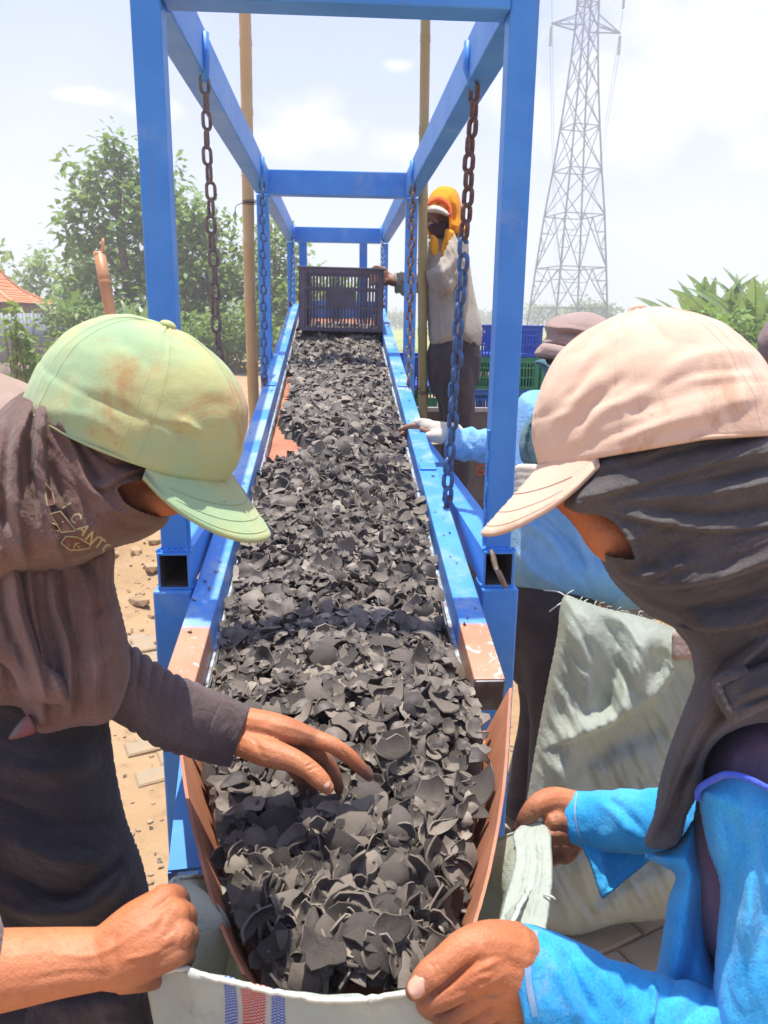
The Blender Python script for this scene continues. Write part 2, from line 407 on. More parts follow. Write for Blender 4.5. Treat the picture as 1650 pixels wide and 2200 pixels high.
# ================================================================ chains
def link_mesh(L, W, r, gap=False):
    """one oval chain link lying in the XZ plane, long axis Z"""
    a = (L - W) / 2; R = W / 2 - r; pts = []
    for t in np.linspace(0, math.pi, 9): pts.append((R * math.cos(t), 0, a + R * math.sin(t)))
    for t in np.linspace(math.pi, 2 * math.pi, 9): pts.append((R * math.cos(t), 0, -a + R * math.sin(t)))
    if gap:
        pts = pts[9:] + pts[:9]
        q = spline(np.array(pts + [pts[0]]), 30)[2:-3]; return tube(q, r, 8)
    return tube(np.array(pts), r, 8, True)
def chain(p, q, L, W, r, mats, label, gap_at=None, sag=0, rot0=0):
    p = np.asarray(p, float); q = np.asarray(q, float)
    root = empty('hanging_chain', p, label, 'chain', 'chains hanging from the frame to the trough')
    pitch = L - 2.15 * r; D = np.linalg.norm(q - p); n = max(2, int(round((D - .02) / pitch)))
    t = (q - p) / D
    rq = Vector(-t).to_track_quat('Z', 'Y')
    cache = {}
    for i in range(n):
        f = (i + .5) / n; mt = mats(f, i); g = gap_at == i
        if (mt.name, g) not in cache: cache[(mt.name, g)] = mesh('link', *link_mesh(L, W, r, g), mt, True)
        o = link('link', cache[(mt.name, g)], root)
        o.location = Vector((q - p) * f) + Vector((.002 * math.sin(i * 1.3), .002 * math.cos(i * 2.1), 0))
        o.rotation_mode = 'QUATERNION'
        o.rotation_quaternion = rq @ Matrix.Rotation(rot0 + (math.pi / 2 if i % 2 else 0) + random.uniform(-.3, .3), 3, 'Z').to_quaternion()
    lug = MB(); sgn = -math.copysign(1, p[0]); lug.tube([p + np.array([sgn * max(0, abs(p[0]) - .287), 0, .085]), p + np.array([sgn * max(0, abs(p[0]) - .287), 0, .03]), p + np.array([0, .0, -.012])], .009, 8); lug.obj('lug', M_BLUE, root, True)
    lug = MB(); lug.tube([q + np.array([0, 0, .018]), q + np.array([0, 0, -.02])], .007, 8); lug.obj('lower_lug', M_RUSTCH, root, True)
    return root
def rail_pt(s, y, dx=.0):   # point on the outer edge of a rail at world Y
    return np.array([s * (.272 + dx) - .004, y, TZ0 + (y - TY0) * .182 + .012])
def cm(up, low, f0): return lambda f, i: up if f < f0 else low
chain((-.292, 1.90, 2.137), rail_pt(-1, 1.88), .045, .027, .0041, lambda f, i: M_GREYCH, 'dull grey rusty chain hanging at the front left of the frame')
chain((.306, 1.90, 2.137), rail_pt(1, 1.86), .048, .032, .0057, cm(M_RUSTCH, M_BLUECH, .34), 'thick front right chain, rusty brown above and blue below with one open link', gap_at=9)
chain((-.29, 3.22, 2.137), rail_pt(-1, 2.98), .043, .028, .0047, lambda f, i: M_BLUECH, 'blue painted chain beside the left middle post')
chain((.29, 3.22, 2.137), rail_pt(1, 2.98), .046, .029, .0052, cm(M_RUSTCH, M_GREYCH, .75), 'rusty brown chain beside the right middle post and bamboo pole')
chain((-.29, 5.35, 2.137), rail_pt(-1, 4.72), .042, .026, .0045, lambda f, i: M_BLUECH, 'small blue chain hanging by the rear left post')
chain((.29, 5.35, 2.137), rail_pt(1, 4.72), .042, .026, .0045, lambda f, i: M_BLUECH, 'small blue chain hanging by the rear right post')
# ================================================================ ground
def ground_h(x, y):
    p = np.stack([x, y, 0 * x], -1)
    near = np.exp(-((x + 1.2) ** 2 + (y - 3.4) ** 2) / 14)
    h = .035 * fbm(p * .7, 3, 3) + .012 * fbm(p * 4, 4, 5) * np.exp(-(x ** 2 + y ** 2) / 160)
    lump = np.exp(-((x + 1.55) ** 2 / .5 + (y - 5.3) ** 2 / 1.1))
    h = h + lump * (.10 + .1 * fbm(p * 3.2, 4, 8))
    flat = np.exp(-((x - .5) ** 2 / 6 + (y - 2.2) ** 2 / 2.2))
    return h * (1 - .85 * flat) - .012
def build_ground():
    m, nt, b = new_mat('dry_sandy_soil'); v = co(nt)
    n1 = noise(nt, v, .9, 7, .62); n2 = noise(nt, v, 9, 8, .65); n3 = noise(nt, v, 70, 4, .6)
    col = mixc(nt, sstep(nt, n1, .3, .7), (.36, .235, .125), (.43, .30, .175))
    col = mixc(nt, sstep(nt, n2, .5, .72), col, (.29, .19, .11))
    col = mixc(nt, math_n(nt, 'MULTIPLY', sstep(nt, n3, .6, .75), .5), col, (.48, .37, .25))
    y = N(nt, 'ShaderNodeSeparateXYZ', ins={0: v}).outputs[1]
    g = sstep(nt, math_n(nt, 'ADD', y, math_n(nt, 'MULTIPLY', n1, 14)), 34, 46)
    col = mixc(nt, g, col, mixc(nt, sstep(nt, noise(nt, v, .25, 5), .4, .6), (.3, .3, .1), (.16, .22, .06)))
    nt.links.new(col, b.inputs['Base Color']); b.inputs['Roughness'].default_value = .95; b.inputs['Specular IOR Level'].default_value = .1
    bump(nt, b, math_n(nt, 'ADD', n2, math_n(nt, 'MULTIPLY', n3, .35)), .6, .02)
    def grid(xs, ys):
        X, Y = np.meshgrid(xs, ys); z = ground_h(X.ravel(), Y.ravel())
        V = np.stack([X.ravel(), Y.ravel(), z], 1); nx = len(xs); i = np.arange(len(ys) - 1)[:, None] * nx + np.arange(nx - 1)[None]
        return V, np.stack([i, i + 1, i + nx + 1, i + nx], -1).reshape(-1, 4)
    xs = np.concatenate([-np.geomspace(2500, 8, 26), np.linspace(-7.5, 6, 190), np.geomspace(6.5, 2500, 26)])
    ys = np.concatenate([-np.geomspace(600, 3, 14), np.linspace(-2, 11, 190), np.geomspace(11.6, 2500, 34)])
    V, F = grid(xs, ys)
    o = tag(link('ground', mesh('ground', V, F, m)), kind='structure')
    return o
GROUND = build_ground()
def pavers():
    m = pmat('dusty_concrete', (.33, .27, .19), (.27, .225, .165), 5, .95, 0, .6, 120, .002, (.38, .27, .16), 3, .55)
    V = []; F = []; hx, hy, hz, c = .099, .049, .06, .006
    for z, i in ((-hz, 0), (-c, 0), (0, c)):
        V += [(-hx + i, -hy + i, z), (hx - i, -hy + i, z), (hx - i, hy - i, z), (-hx + i, hy - i, z)]
    for k in (0, 4):
        for a in range(4): F.append((k + a, k + (a + 1) % 4, k + 4 + (a + 1) % 4, k + 4 + a))
    F.append((8, 9, 10, 11)); me = mesh('paver', V, F, m, False)
    def block(x0, x1, y0, y1, rot, keep):
        n = 0; r = math.radians(rot); cx, cy = (x0 + x1) / 2, (y0 + y1) / 2
        for j in range(-30, 30):
            for i in range(-20, 20):
                u = (i + .5 * (j % 2)) * .204; w = j * .104
                x = cx + u * math.cos(r) - w * math.sin(r); y = cy + u * math.sin(r) + w * math.cos(r)
                if not (x0 < x < x1 and y0 < y < y1) or not keep(x, y): continue
                z = float(ground_h(np.array([x]), np.array([y]))[0])
                o = link('paver', me, GROUND, (x, y, z + .014 + random.uniform(-.004, .003))); o.rotation_euler = (random.uniform(-.02, .02), random.uniform(-.02, .02), r + random.uniform(-.02, .02)); n += 1
        return n
    nz = lambda x, y, s: vnoise(np.array([[x * 2.2, y * 2.2, s]]))[0]
    a = block(-1.65, -.42, 2.5, 3.95, 24, lambda x, y: nz(x, y, 1) > -.25)
    b = block(.42, 1.5, 1.45, 2.5, 24, lambda x, y: nz(x, y, 4) > -.9)
pavers()
def rock_variants(n, seed, rough=.35):
    out = []
    for k in range(n):
        bm = bmesh.new(); bmesh.ops.create_icosphere(bm, subdivisions=1, radius=1)
        V = np.array([v.co[:] for v in bm.verts]); F = [[v.index for v in f.verts] for f in bm.faces]; bm.free()
        V = V * (1 + rough * vnoise(V * 1.3 + seed + k * 9))[:, None] * np.array([1, .75, .55]); out.append((V, F))
    return out
def scatter(name, n, fn, mat, label=None, kind='stuff', variants=None):
    var = variants or rock_variants(6, 3); Vs, Fs, c = [], [], 0
    for _ in range(n):
        r = fn()
        if r is None: continue
        x, y, s = r; V, F = random.choice(var); a = random.uniform(0, 6.28); ca, sa = math.cos(a), math.sin(a)
        q = V @ np.array([[ca, sa, 0], [-sa, ca, 0], [0, 0, 1]]) * s
        q = q + np.array([x, y, float(ground_h(np.array([x]), np.array([y]))[0]) + s * .25]); Vs.append(q); Fs.append(np.array(F) + c); c += len(V)
    return tag(link(name, mesh(name, np.concatenate(Vs), np.concatenate(Fs), mat, False)), label, kind=kind)
M_STONE = pmat('pale_pebble', (.4, .31, .2), (.33, .23, .14), 30, .95, bmp=.4, bscale=90)
def f1():
    x = random.uniform(-2.4, 1.6); y = random.uniform(1.3, 7.5)
    return x, y, random.uniform(.004, .016) * (1 + (random.random() < .05) * 1.2)
scatter('gravel', 3200, f1, M_STONE, 'loose pale pebbles strewn over the sandy ground')
def f2():
    x = random.gauss(-1.5, .35); y = random.gauss(5.2, .7); return x, y, random.uniform(.025, .085)
scatter('rubble', 60, f2, pmat('dry_clod', (.42, .29, .16), (.36, .24, .13), 12, .95, bmp=.5, bscale=40), 'dry earth clods heaped left of the frame')
# mound of beige sand at the far left
def mound():
    V = []; F = []; n, m = 48, 16
    for i in range(m + 1):
        for j in range(n):
            a = j / n * 6.2832; r = 1 - i / m
            V.append((r * math.cos(a), r * math.sin(a), (1 - r) ** .9))
    for i in range(m):
        for j in range(n): F.append((i * n + j, i * n + (j + 1) % n, (i + 1) * n + (j + 1) % n, (i + 1) * n + j))
    V = np.array(V); V[:, 2] *= (1 + .0 * V[:, 0]); V = V * np.array([1.9, 1.9, 1.25]); V += .05 * np.stack([vnoise(V * 2, 1), vnoise(V * 2, 2), vnoise(V * 2, 3)], 1)
    c = P(-45, 760, 7.6)
    o = put('sand_heap', V + np.array([c[0], c[1], -.06]), F, pmat('beige_sand', (.36, .26, .2), (.32, .23, .17), 4, .95, bmp=.4, bscale=60))
    tag(o, 'smooth beige sand heap at the far left behind the green cap', 'sand heap')
mound()

# ================================================================ foliage helpers
def leaf_mat(name, c1, c2, rough=.55, trans=.35):
    m, nt, b = new_mat(name)
    r = N(nt, 'ShaderNodeNewGeometry').outputs['Random Per Island']
    col = mixc(nt, r, c1, c2); v = co(nt)
    col = mixc(nt, math_n(nt, 'MULTIPLY', sstep(nt, noise(nt, v, 1.1, 3), .45, .65), .45), col, tuple(x * 1.5 for x in c2))
    nt.links.new(col, b.inputs['Base Color']); b.inputs['Roughness'].default_value = rough
    t = N(nt, 'ShaderNodeBsdfTranslucent', ins={'Color': mixc(nt, .5, col, (.35, .5, .08))})
    mx = N(nt, 'ShaderNodeMixShader', ins={0: trans, 1: b.outputs[0], 2: t.outputs[0]})
    nt.links.new(mx.outputs[0], nt.nodes['Material Output'].inputs[0]); return m
M_LEAF = leaf_mat('broad_leaf', (.10, .20, .05), (.21, .34, .07))
M_LEAFD = leaf_mat('dense_leaf', (.07, .15, .045), (.14, .25, .06))
M_LEAFL = leaf_mat('light_leaf', (.14, .25, .055), (.26, .38, .085))
M_BANANA = leaf_mat('banana_leaf', (.15, .25, .1), (.26, .38, .14), .4, .3)
M_FAR = leaf_mat('far_leaf', (.12, .18, .09), (.17, .23, .1))
M_BARK = pmat('bark', (.2, .16, .12), (.12, .1, .08), 9, .95, bmp=.6, bscale=30, bdist=.02)
def leaf_cloud(pts, size, rng, droop=.4, aspect=.5, per=5, spread=.5):
    """rosettes of bent leaves (two quads each) round the given tips"""
    pts = np.repeat(pts, per, 0); n = len(pts)
    az = rng.uniform(0, 6.283, n); el = rng.normal(-droop * .3, .5, n)
    d = np.stack([np.cos(az) * np.cos(el), np.sin(az) * np.cos(el), np.sin(el)], 1)
    s = size * rng.uniform(.55, 1.25, n)[:, None]
    side = np.cross(d, np.array([0, 0, 1.0])); side /= np.linalg.norm(side, axis=1)[:, None] + 1e-9
    up = np.cross(side, d); side = side + up * rng.normal(0, .45, n)[:, None]
    o = pts + rng.normal(0, size * spread, (n, 3)) + d * size * .15
    w = side * s * aspect * .5
    mid = o + d * s * .5; tip = o + d * s - np.array([0, 0, 1]) * s * droop * .5
    V = np.stack([o, mid + w, mid - w, tip], 1).reshape(-1, 3)
    i = np.arange(n)[:, None] * 4
    F = np.concatenate([i + 0, i + 1, i + 3, i + 2], 1)
    return V, F
def tree(name, base, height, blobs, mat, label, cat='tree', leaf=.22, ntip=900, trunk_r=.16, group='trees behind the yard', seed=1, per=5, limbs=True, parts=True):
    """blobs: (dx, dy, z, rx, rz) leaf masses around the base point"""
    rng = np.random.default_rng(seed)
    root = empty(name, base, label, cat, group); base = np.asarray(base, float)
    tot = sum(b[3] ** 2 * b[4] for b in blobs); tips = []
    mb = MB(); top = max(b[2] for b in blobs)
    tr = spline(np.array([base - (0, 0, .2), base + (.1, 0, top * .3), base + (-.1, .1, top * .62), base + (blobs[0][0] * .5, blobs[0][1] * .5, top * .9)]), 12)
    mb.tube(tr, np.linspace(trunk_r, trunk_r * .35, 12), 8)
    for dx, dy, z, rx, rz in blobs:
        k = int(ntip * rx ** 2 * rz / tot) + 8
        u = rng.normal(0, 1, (k, 3)); u /= np.linalg.norm(u, axis=1)[:, None]
        r = rng.uniform(.25, 1, k) ** .5
        q = u * r[:, None] * np.array([rx, rx, rz]) + base + np.array([dx, dy, z])
        q = q[fbm(q * (1.6 / max(rx, .5)), 2, seed) > -.12]
        tips.append(q)
        if limbs:
            c = base + np.array([dx, dy, z]); j = int(np.clip((z - .4 * rz - .6) / top * 11, 1, 10))
            mb.tube(spline(np.array([tr[j], (tr[j] + c) / 2 + (0, 0, -.2), c]), 7), np.linspace(trunk_r * .45, .02, 7), 6)
            for _ in range(3): mb.tube(np.array([c, q[rng.integers(len(q))] if len(q) else c + .2]), np.array([.025, .01]), 5)
    mb.obj('trunk', M_BARK, root, True)
    V, F = leaf_cloud(np.concatenate(tips), leaf, rng, per=per)
    o = put('crown', V, F, mat, root, True); return root
def gpt(px, d):      # ground point under a photograph column at depth d
    q = P(px, 700, d); return np.array([q[0], q[1], 0.0])
D = 27.0
tree('broadleaf_tree', gpt(275, D), 8, [(-.1, 0, 7.3, .4, .6), (.1, 0, 6.6, .75, .7), (-.8, 0, 6.3, 1.0, .8), (1.2, .5, 6.4, 1.0, .9), (.2, -.2, 5.4, 1.7, 1.1), (-1.1, 0, 4.6, 1.1, 1.0), (1.5, 0, 4.6, 1.3, 1.2), (.1, -.3, 3.4, 1.9, 1.1), (1.4, -.3, 2.6, 1.6, 1.1), (-1.2, -.4, 2.3, 1.2, 1.0), (.3, -.6, 1.4, 2.2, .9)],
     M_LEAF, 'tall broadleaf tree with large bright leaves behind the left post', ntip=2100, leaf=.36, trunk_r=.22, seed=4)
tree('bushy_tree', gpt(455, D - 1), 5, [(-.5, 0, 5.0, .75, .9), (.3, 0, 4.3, .9, .8), (-.6, 0, 3.9, 1.0, .9), (.8, 0, 3.3, .9, .9), (-.2, -.3, 2.6, 1.4, 1.1), (.7, -.4, 1.6, 1.2, 1.0), (-.6, -.6, 1.2, 1.3, 1.0), (.5, -.8, .7, 1.3, .8)],
     M_LEAF, 'loose airy tree between the left post and the bamboo pole', ntip=1500, leaf=.3, trunk_r=.15, seed=7)
tree('bushy_tree', gpt(600, D), 4.6, [(-.2, 0, 4.6, .6, .6), (.1, 0, 3.9, .9, .7), (-.4, 0, 3.1, 1.1, .9), (.8, 0, 2.9, .9, .8), (.2, -.4, 2.0, 1.5, 1.0), (0, -.6, 1.0, 1.6, 1.0)],
     M_LEAFL, 'light green tree seen through the frame left of the crate', ntip=1100, leaf=.28, trunk_r=.13, seed=9)
tree('bushy_tree', gpt(705, D + 2), 3.6, [(-.3, 0, 3.2, .8, .6), (.6, 0, 2.7, .8, .5), (-.1, 0, 2.2, 1.2, .8), (.9, 0, 1.9, .6, .5), (.2, 0, 1.0, 1.4, .9)],
     M_LEAFL, 'low pale tree seen above the grey crate', ntip=800, leaf=.26, trunk_r=.12, seed=12)
tree('bushy_tree', gpt(90, D + 14), 5, [(-2.4, 0, 3.6, 2.2, 1.6), (1.2, 0, 3.9, 2.0, 1.5), (3.5, 0, 4.4, 1.8, 1.4), (-4.5, 0, 3.0, 2.0, 1.5)], M_LEAFL, 'rounded pale green tree mass above the orange roof', ntip=1300, leaf=.4, seed=15)
tree('shrub', gpt(500, D - 3.4), 1.6, [(-.9, 0, 1.1, .9, .8), (.4, 0, 1.3, 1.0, .9), (-2.0, 0, 1.0, .9, .8), (1.3, 0, .9, .7, .6)], M_LEAF, 'dense green shrub at the edge of the sandy yard', 'shrub', leaf=.2, ntip=900, trunk_r=.05, seed=18, group='shrubs along the yard edge')
tree('shrub', gpt(230, D - 4), 1.6, [(-.9, 0, 1.3, 1.0, .9), (.6, 0, 1.2, 1.1, .9), (1.9, 0, 1.0, .9, .7)], M_LEAFD, 'dark shrub below the tall tree behind the green cap', 'shrub', leaf=.24, ntip=800, trunk_r=.05, seed=19, group='shrubs along the yard edge')
tree('shrub', gpt(140, 17), 1.3, [(0, 0, 1.0, .5, .35), (.5, 0, .9, .45, .3)], M_LEAFL, 'small yellow green shrub in front of the grey fence', 'shrub', leaf=.2, ntip=90, trunk_r=.03, seed=21, group='shrubs along the yard edge')
tree('shrub', gpt(1560, 16.5), 1.5, [(-1.1, 0, .9, .8, .8), (0, 0, 1.2, .9, .9), (1.0, 0, 1.0, .9, .8)], M_LEAF, 'green undergrowth at the foot of the banana clump on the right', 'shrub', leaf=.26, ntip=420, trunk_r=.04, seed=23, group='shrubs along the yard edge')
for i, (px, dy, h, lab) in enumerate(((12, 12.5, 1.75, 'bright leafy sapling at the left edge of the yard'), (48, 13, 1.55, 'yellow green sapling next to the left edge'), (72, 12.8, 1.3, 'short leafy sapling just behind the green cap'))):
    q = gpt(px, dy); rr = np.random.default_rng(60 + i)
    root = empty('sapling', q, lab, 'sapling', 'young saplings at the left')
    mb = MB(); tips = []
    for k in range(4):
        a = rr.uniform(0, 6.28); e = q + np.array([.18 * math.cos(a), .18 * math.sin(a), h * rr.uniform(.75, 1)])
        s = spline(np.array([q, (q + e) / 2 + (.03, 0, 0), e]), 8); mb.tube(s, np.linspace(.018, .006, 8), 5); tips += [s[t] for t in (3, 4, 5, 6, 7, 7)]
    mb.obj('stem', M_BARK, root, True)
    V, F = leaf_cloud(np.array(tips), .17, rr, per=5, spread=.25, aspect=.6); put('foliage', V, F, M_LEAFL, root)
# far hazy trees at right and the field edge
for i, (px, d, w, h, lab) in enumerate(((1165, 150, 7, 5.2, 'hazy distant tree beside the right post'), (1255, 120, 6, 5.0, 'hazy distant round tree under the pylon'), (1300, 110, 5, 4.2, 'hazy low tree right of the pylon foot'), (1215, 170, 8, 4.5, 'faint far tree between pylon and post'), (850, 160, 8, 3.5, 'faint far tree behind the orange headscarf worker'), (1040, 170, 9, 4, 'faint far tree behind the right chain'))):
    tree('distant_tree', gpt(px, d), h, [(-w * .25, 0, h * .55, w * .3, h * .4), (w * .2, 0, h * .6, w * .28, h * .38), (0, 0, h * .8, w * .2, h * .25)], M_FAR, lab, leaf=.9, ntip=260, trunk_r=.2, seed=30 + i, group='distant trees on the horizon', limbs=False, per=4)
for i, (px, d, lab) in enumerate(((1150, 22, 'low green weeds clump beside the right post'), (1385, 24, 'green bush rising behind the beige cap'))):
    tree('weed_clump', gpt(px, d), 1.2, [(0, 0, .6, .7, .55), (.6, 0, .5, .6, .45), (-.6, 0, .5, .6, .45)], M_LEAFL, lab, 'plant', leaf=.25, ntip=260, trunk_r=.03, seed=40 + i, group='weeds at the field edge', limbs=False)
tag(put('field', *[np.array([(-10, 45, .02), (160, 45, .02), (160, 140, .02), (-10, 140, .02)]), [(0, 1, 2, 3)]], pmat('rice_field', (.34, .33, .09), (.2, .27, .06), .12, .95)), kind='structure')

# ================================================================ banana plants
def banana(base, h, n, seed, label, L=1.9, cat='banana plant'):
    rng = np.random.default_rng(seed); root = empty('banana_plant', base, label, cat, 'banana plants'); base = np.asarray(base, float)
    MB().tube(spline(np.array([base - (0, 0, .1), base + (.03, 0, h * .5), base + (0, .02, h)]), 8), np.linspace(.14, .08, 8), 9).obj('stem', pmat('banana_stem', (.24, .26, .1), (.2, .16, .08), 5, .7), root, True)
    me_l = []
    for k in range(n):
        az = k * 2.4 + rng.uniform(-.3, .3); el = rng.uniform(.9, 1.45) - .3 * (k % 3 == 0); l = L * rng.uniform(.75, 1.1)
        d0 = np.array([math.cos(az), math.sin(az), 0]); pts = []; p = base + (0, 0, h - .1); a = el
        for s in range(13):
            pts.append(p); p = p + (d0 * math.cos(a) + np.array([0, 0, math.sin(a)])) * l / 12; a -= rng.uniform(.04, .11) * (s > 3) + .02
        pts = np.array(pts); t = np.linspace(0, 1, 13)
        wd = .15 * np.clip((t - .16) * 5, 0, 1) * np.clip((1 - t) * 3.2, 0, 1) ** .7 * l / 1.9 + .012
        sd = np.cross(d0, (0, 0, 1)); tw_ = rng.uniform(-.6, .6)
        nrm = np.cross(np.gradient(pts, axis=0), sd); nrm /= np.linalg.norm(nrm, axis=1)[:, None]
        sd2 = sd[None] * math.cos(tw_) + nrm * math.sin(tw_)
        V = []; F = []
        for s in range(12):          # separate torn strips along each blade
            tear = .25 if rng.random() < .5 else .02
            for sg in (-1, 1):
                b0 = pts[s]; b1 = pts[s + 1] - (pts[s + 1] - pts[s]) * .0
                dr = rng.uniform(.05, .35) * tear * 2
                e0 = b0 + sg * sd2[s] * wd[s] + nrm[s] * wd[s] * .35 - np.array([0, 0, 1]) * wd[s] * dr
                e1 = b1 - (b1 - b0) * tear * .4 + sg * sd2[s + 1] * wd[s + 1] + nrm[s + 1] * wd[s + 1] * .35 - np.array([0, 0, 1]) * wd[s + 1] * dr
                c = len(V); V += [b0, b1, e1, e0]; F.append((c, c + 1, c + 2, c + 3) if sg > 0 else (c + 3, c + 2, c + 1, c))
        c = len(V); tv, tf = tube(pts, np.linspace(.022, .004, 13), 5)
        V += list(tv); F += [[i + c for i in f] for f in tf]
        put('leaf', np.array(V), F, M_BANANA, root, True)
for i, (px, d, h, n, L, lab) in enumerate(((1510, 20, 1.2, 18, 2.1, 'banana plant left in the clump behind the beige cap'), (1560, 19, 1.3, 19, 2.2, 'tall banana plant in the middle of the right clump'), (1625, 18, 1.2, 18, 2.1, 'banana plant at the right edge of the photo'), (1590, 22, 1.3, 16, 2.1, 'banana plant half hidden in the back of the right clump'),
        (290, 21, .8, 12, 1.5, 'banana plant beside the left post'), (150, 24, 1.1, 12, 1.6, 'banana plant spreading over the grey fence'), (330, 22, .9, 11, 1.4, 'banana plant behind the left post'), (845, 11, .5, 7, .9, 'small banana plant right of the grey crate'), (1335, 22, .85, 7, 1.0, 'low banana plant left of the beige cap'))):
    banana(gpt(px, d), h, n, 70 + i, lab, L)

# ================================================================ house and fences at the left
def house():
    c = gpt(-28, 30); root = empty('orange_roof_house', c, 'low house with flared orange tiled roof at the far left', 'house')
    V = []; F = []; hw, hd = 2.0, 2.4
    prof = [(1.0, 2.12), (.72, 2.33), (.5, 2.6), (.33, 3.0), (.2, 3.45)]
    mr = pmat('orange_tile', (.75, .27, .1), (.66, .22, .08), 3, .7, bmp=.3, bscale=20)
    for (r0, z0), (r1, z1) in zip(prof[:-1], prof[1:]):
        for k in range(3):
            f0, f1 = k / 3, (k + 1) / 3
            ra, rb = r0 + (r1 - r0) * f0, r0 + (r1 - r0) * f1; za, zb = z0 + (z1 - z0) * f0, z0 + (z1 - z0) * f1 - .025
            b = len(V); V += [(sx * hw * ra, sy * hd * ra, za) for sx, sy in ((-1, -1), (1, -1), (1, 1), (-1, 1))] + [(sx * hw * rb, sy * hd * rb, zb) for sx, sy in ((-1, -1), (1, -1), (1, 1), (-1, 1))]
            F += [(b + i, b + (i + 1) % 4, b + 4 + (i + 1) % 4, b + 4 + i) for i in range(4)]
    b = len(V) - 4; F.append((b, b + 1, b + 2, b + 3)); F.append((3, 2, 1, 0))
    put('roof', np.array(V) + c, F, mr, root, False)
    mb = MB()
    for sx in (-1, 1):
        for sy in (-1, 1): mb.tube(np.array([c + np.array([sx * hw * r_, sy * hd * r_, z_ + .02]) for r_, z_ in prof]), .05, 6)
    tag(mb.obj('roof_ridge', pmat('ridge_tile', (.78, .36, .17)), root), kind='stuff')
    for sx, sy, w_, d_ in ((0, -2.0, 3.4, .12), (0, 2.0, 3.4, .12), (-1.64, 0, .12, 3.9), (1.64, 0, .12, 3.9)):
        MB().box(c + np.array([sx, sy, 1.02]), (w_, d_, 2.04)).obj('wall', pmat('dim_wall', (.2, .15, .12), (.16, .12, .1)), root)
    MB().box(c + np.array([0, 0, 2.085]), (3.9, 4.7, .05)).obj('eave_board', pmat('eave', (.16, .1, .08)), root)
house()
def sheet_fence(p, q, h, label, mat):
    p, q = np.asarray(p, float), np.asarray(q, float); L = np.linalg.norm(q - p); t = (q - p) / L; n_ = np.array([t[1], -t[0], 0])
    root = empty('sheet_fence', p, label, 'fence'); k = max(1, int(L / .8))
    for i in range(k):
        a0, a1 = i * L / k, (i + 1) * L / k - .012; m = 33; V = []; F = []
        for j in range(m):
            s = a0 + (a1 - a0) * j / (m - 1); off = .012 * math.sin(j * math.pi / 2) + (.012 if i % 2 else 0)
            for z in (.03, h): V.append(p + t * s + n_ * off + np.array([0, 0, z]))
        for j in range(m - 1): F.append((2 * j, 2 * j + 2, 2 * j + 3, 2 * j + 1))
        o = put('sheet_panel', V, F, mat, root, True); so = o.modifiers.new('s', 'SOLIDIFY'); so.thickness = .002
    for i in range(0, k + 1, 2): MB().bar(p + t * i * L / k - n_ * .06, p + t * i * L / k - n_ * .06 + np.array([0, 0, h + .03]), .06, .06, (0, 1, 0)).obj('fence_post', M_BARK, root)
sheet_fence(gpt(-120, 25), gpt(260, 26), 1.72, 'blue grey corrugated sheet fence below the orange roof', pmat('grey_sheet', (.17, .2, .25), (.24, .26, .3), 2, .6, .2, dirt=(.3, .22, .17), damt=.35))
sheet_fence(gpt(-60, 14), gpt(95, 14.6), .78, 'low brown grey sheet fence behind the saplings', pmat('brown_sheet', (.24, .16, .14), (.3, .24, .22), 2, .7))

# ================================================================ bamboo
def bamboo_mat(name, c1, c2):
    return pmat(name, c1, c2, 2.2, .45, 0, .3, 25, .002, (.35, .2, .1), 6, .28, spec=.4)
def bamboo(p, q, r, mat, label, node=.33, broken=False, seed=1):
    rng = np.random.default_rng(seed); p, q = np.asarray(p, float), np.asarray(q, float); L = np.linalg.norm(q - p); t = (q - p) / L
    root = empty('bamboo_pole', p, label, 'bamboo pole'); zs = [0.0]; rs = [r]; s = rng.uniform(.05, .2)
    while s < L - .05:
        for o, k in ((-.02, .99), (-.007, 1.12), (.0, .96), (.007, 1.09), (.02, .98)): zs.append(s + o); rs.append(r * k)
        s += node * rng.uniform(.85, 1.15)
    zs.append(L); rs.append(r * .97)
    pts = p + np.outer(zs, t) + (.001 if broken else .006) * np.stack([np.sin(np.array(zs) * 2.3), np.cos(np.array(zs) * 1.7), 0 * np.array(zs)], 1)
    MB().tube(pts, np.array(rs), 14).obj('culm', mat, root, True)
    if broken:
        V = []; F = []; n = 18
        for j in range(n):
            a = j / n * 6.283; hh = .008 + .055 * max(0, math.cos(a - .6)) ** 2 * (1 + .3 * math.sin(j * 2.7))
            for rad, z in ((r * .98, -.01), (r * .97, hh), (r * .72, hh - .005), (r * .74, -.01)): V.append(q + np.array([rad * math.cos(a), rad * math.sin(a), z]))
        for j in range(n):
            k = (j + 1) % n
            for e in range(3): F.append((j * 4 + e, k * 4 + e, k * 4 + e + 1, j * 4 + e + 1))
        put('split_rim', V, F, mat, root)
    return root
M_BAM1 = bamboo_mat('pale_bamboo', (.58, .42, .2), (.5, .33, .14))
M_BAM2 = bamboo_mat('green_tan_bamboo', (.4, .29, .14), (.3, .26, .09))
M_BAM3 = bamboo_mat('orange_bamboo', (.52, .26, .12), (.42, .2, .09))
q = P(528, 200, 3.95); bamboo((q[0], q[1], -.3), (q[0], q[1], 3.6), .031, M_BAM1, 'pale straw bamboo pole standing by the left middle post', seed=3)
q = P(910, 600, 3.7); q2 = P(912, 60, 3.45); dd = (q2 - q) / (q2[2] - q[2]); bamboo(q - dd * (q[2] + .2), q + dd * 2.0, .0225, M_BAM2, 'greenish bamboo pole standing by the right middle post', seed=5)
a, b_ = P(242, 700, 3.3), P(213, 545, 3.3); bamboo(a - (b_ - a) * 1.9, b_, .0245, M_BAM3, 'broken leaning bamboo stub rising behind the green cap', broken=True, seed=8)
wr = pmat('dark_wire', (.05, .04, .04)); 
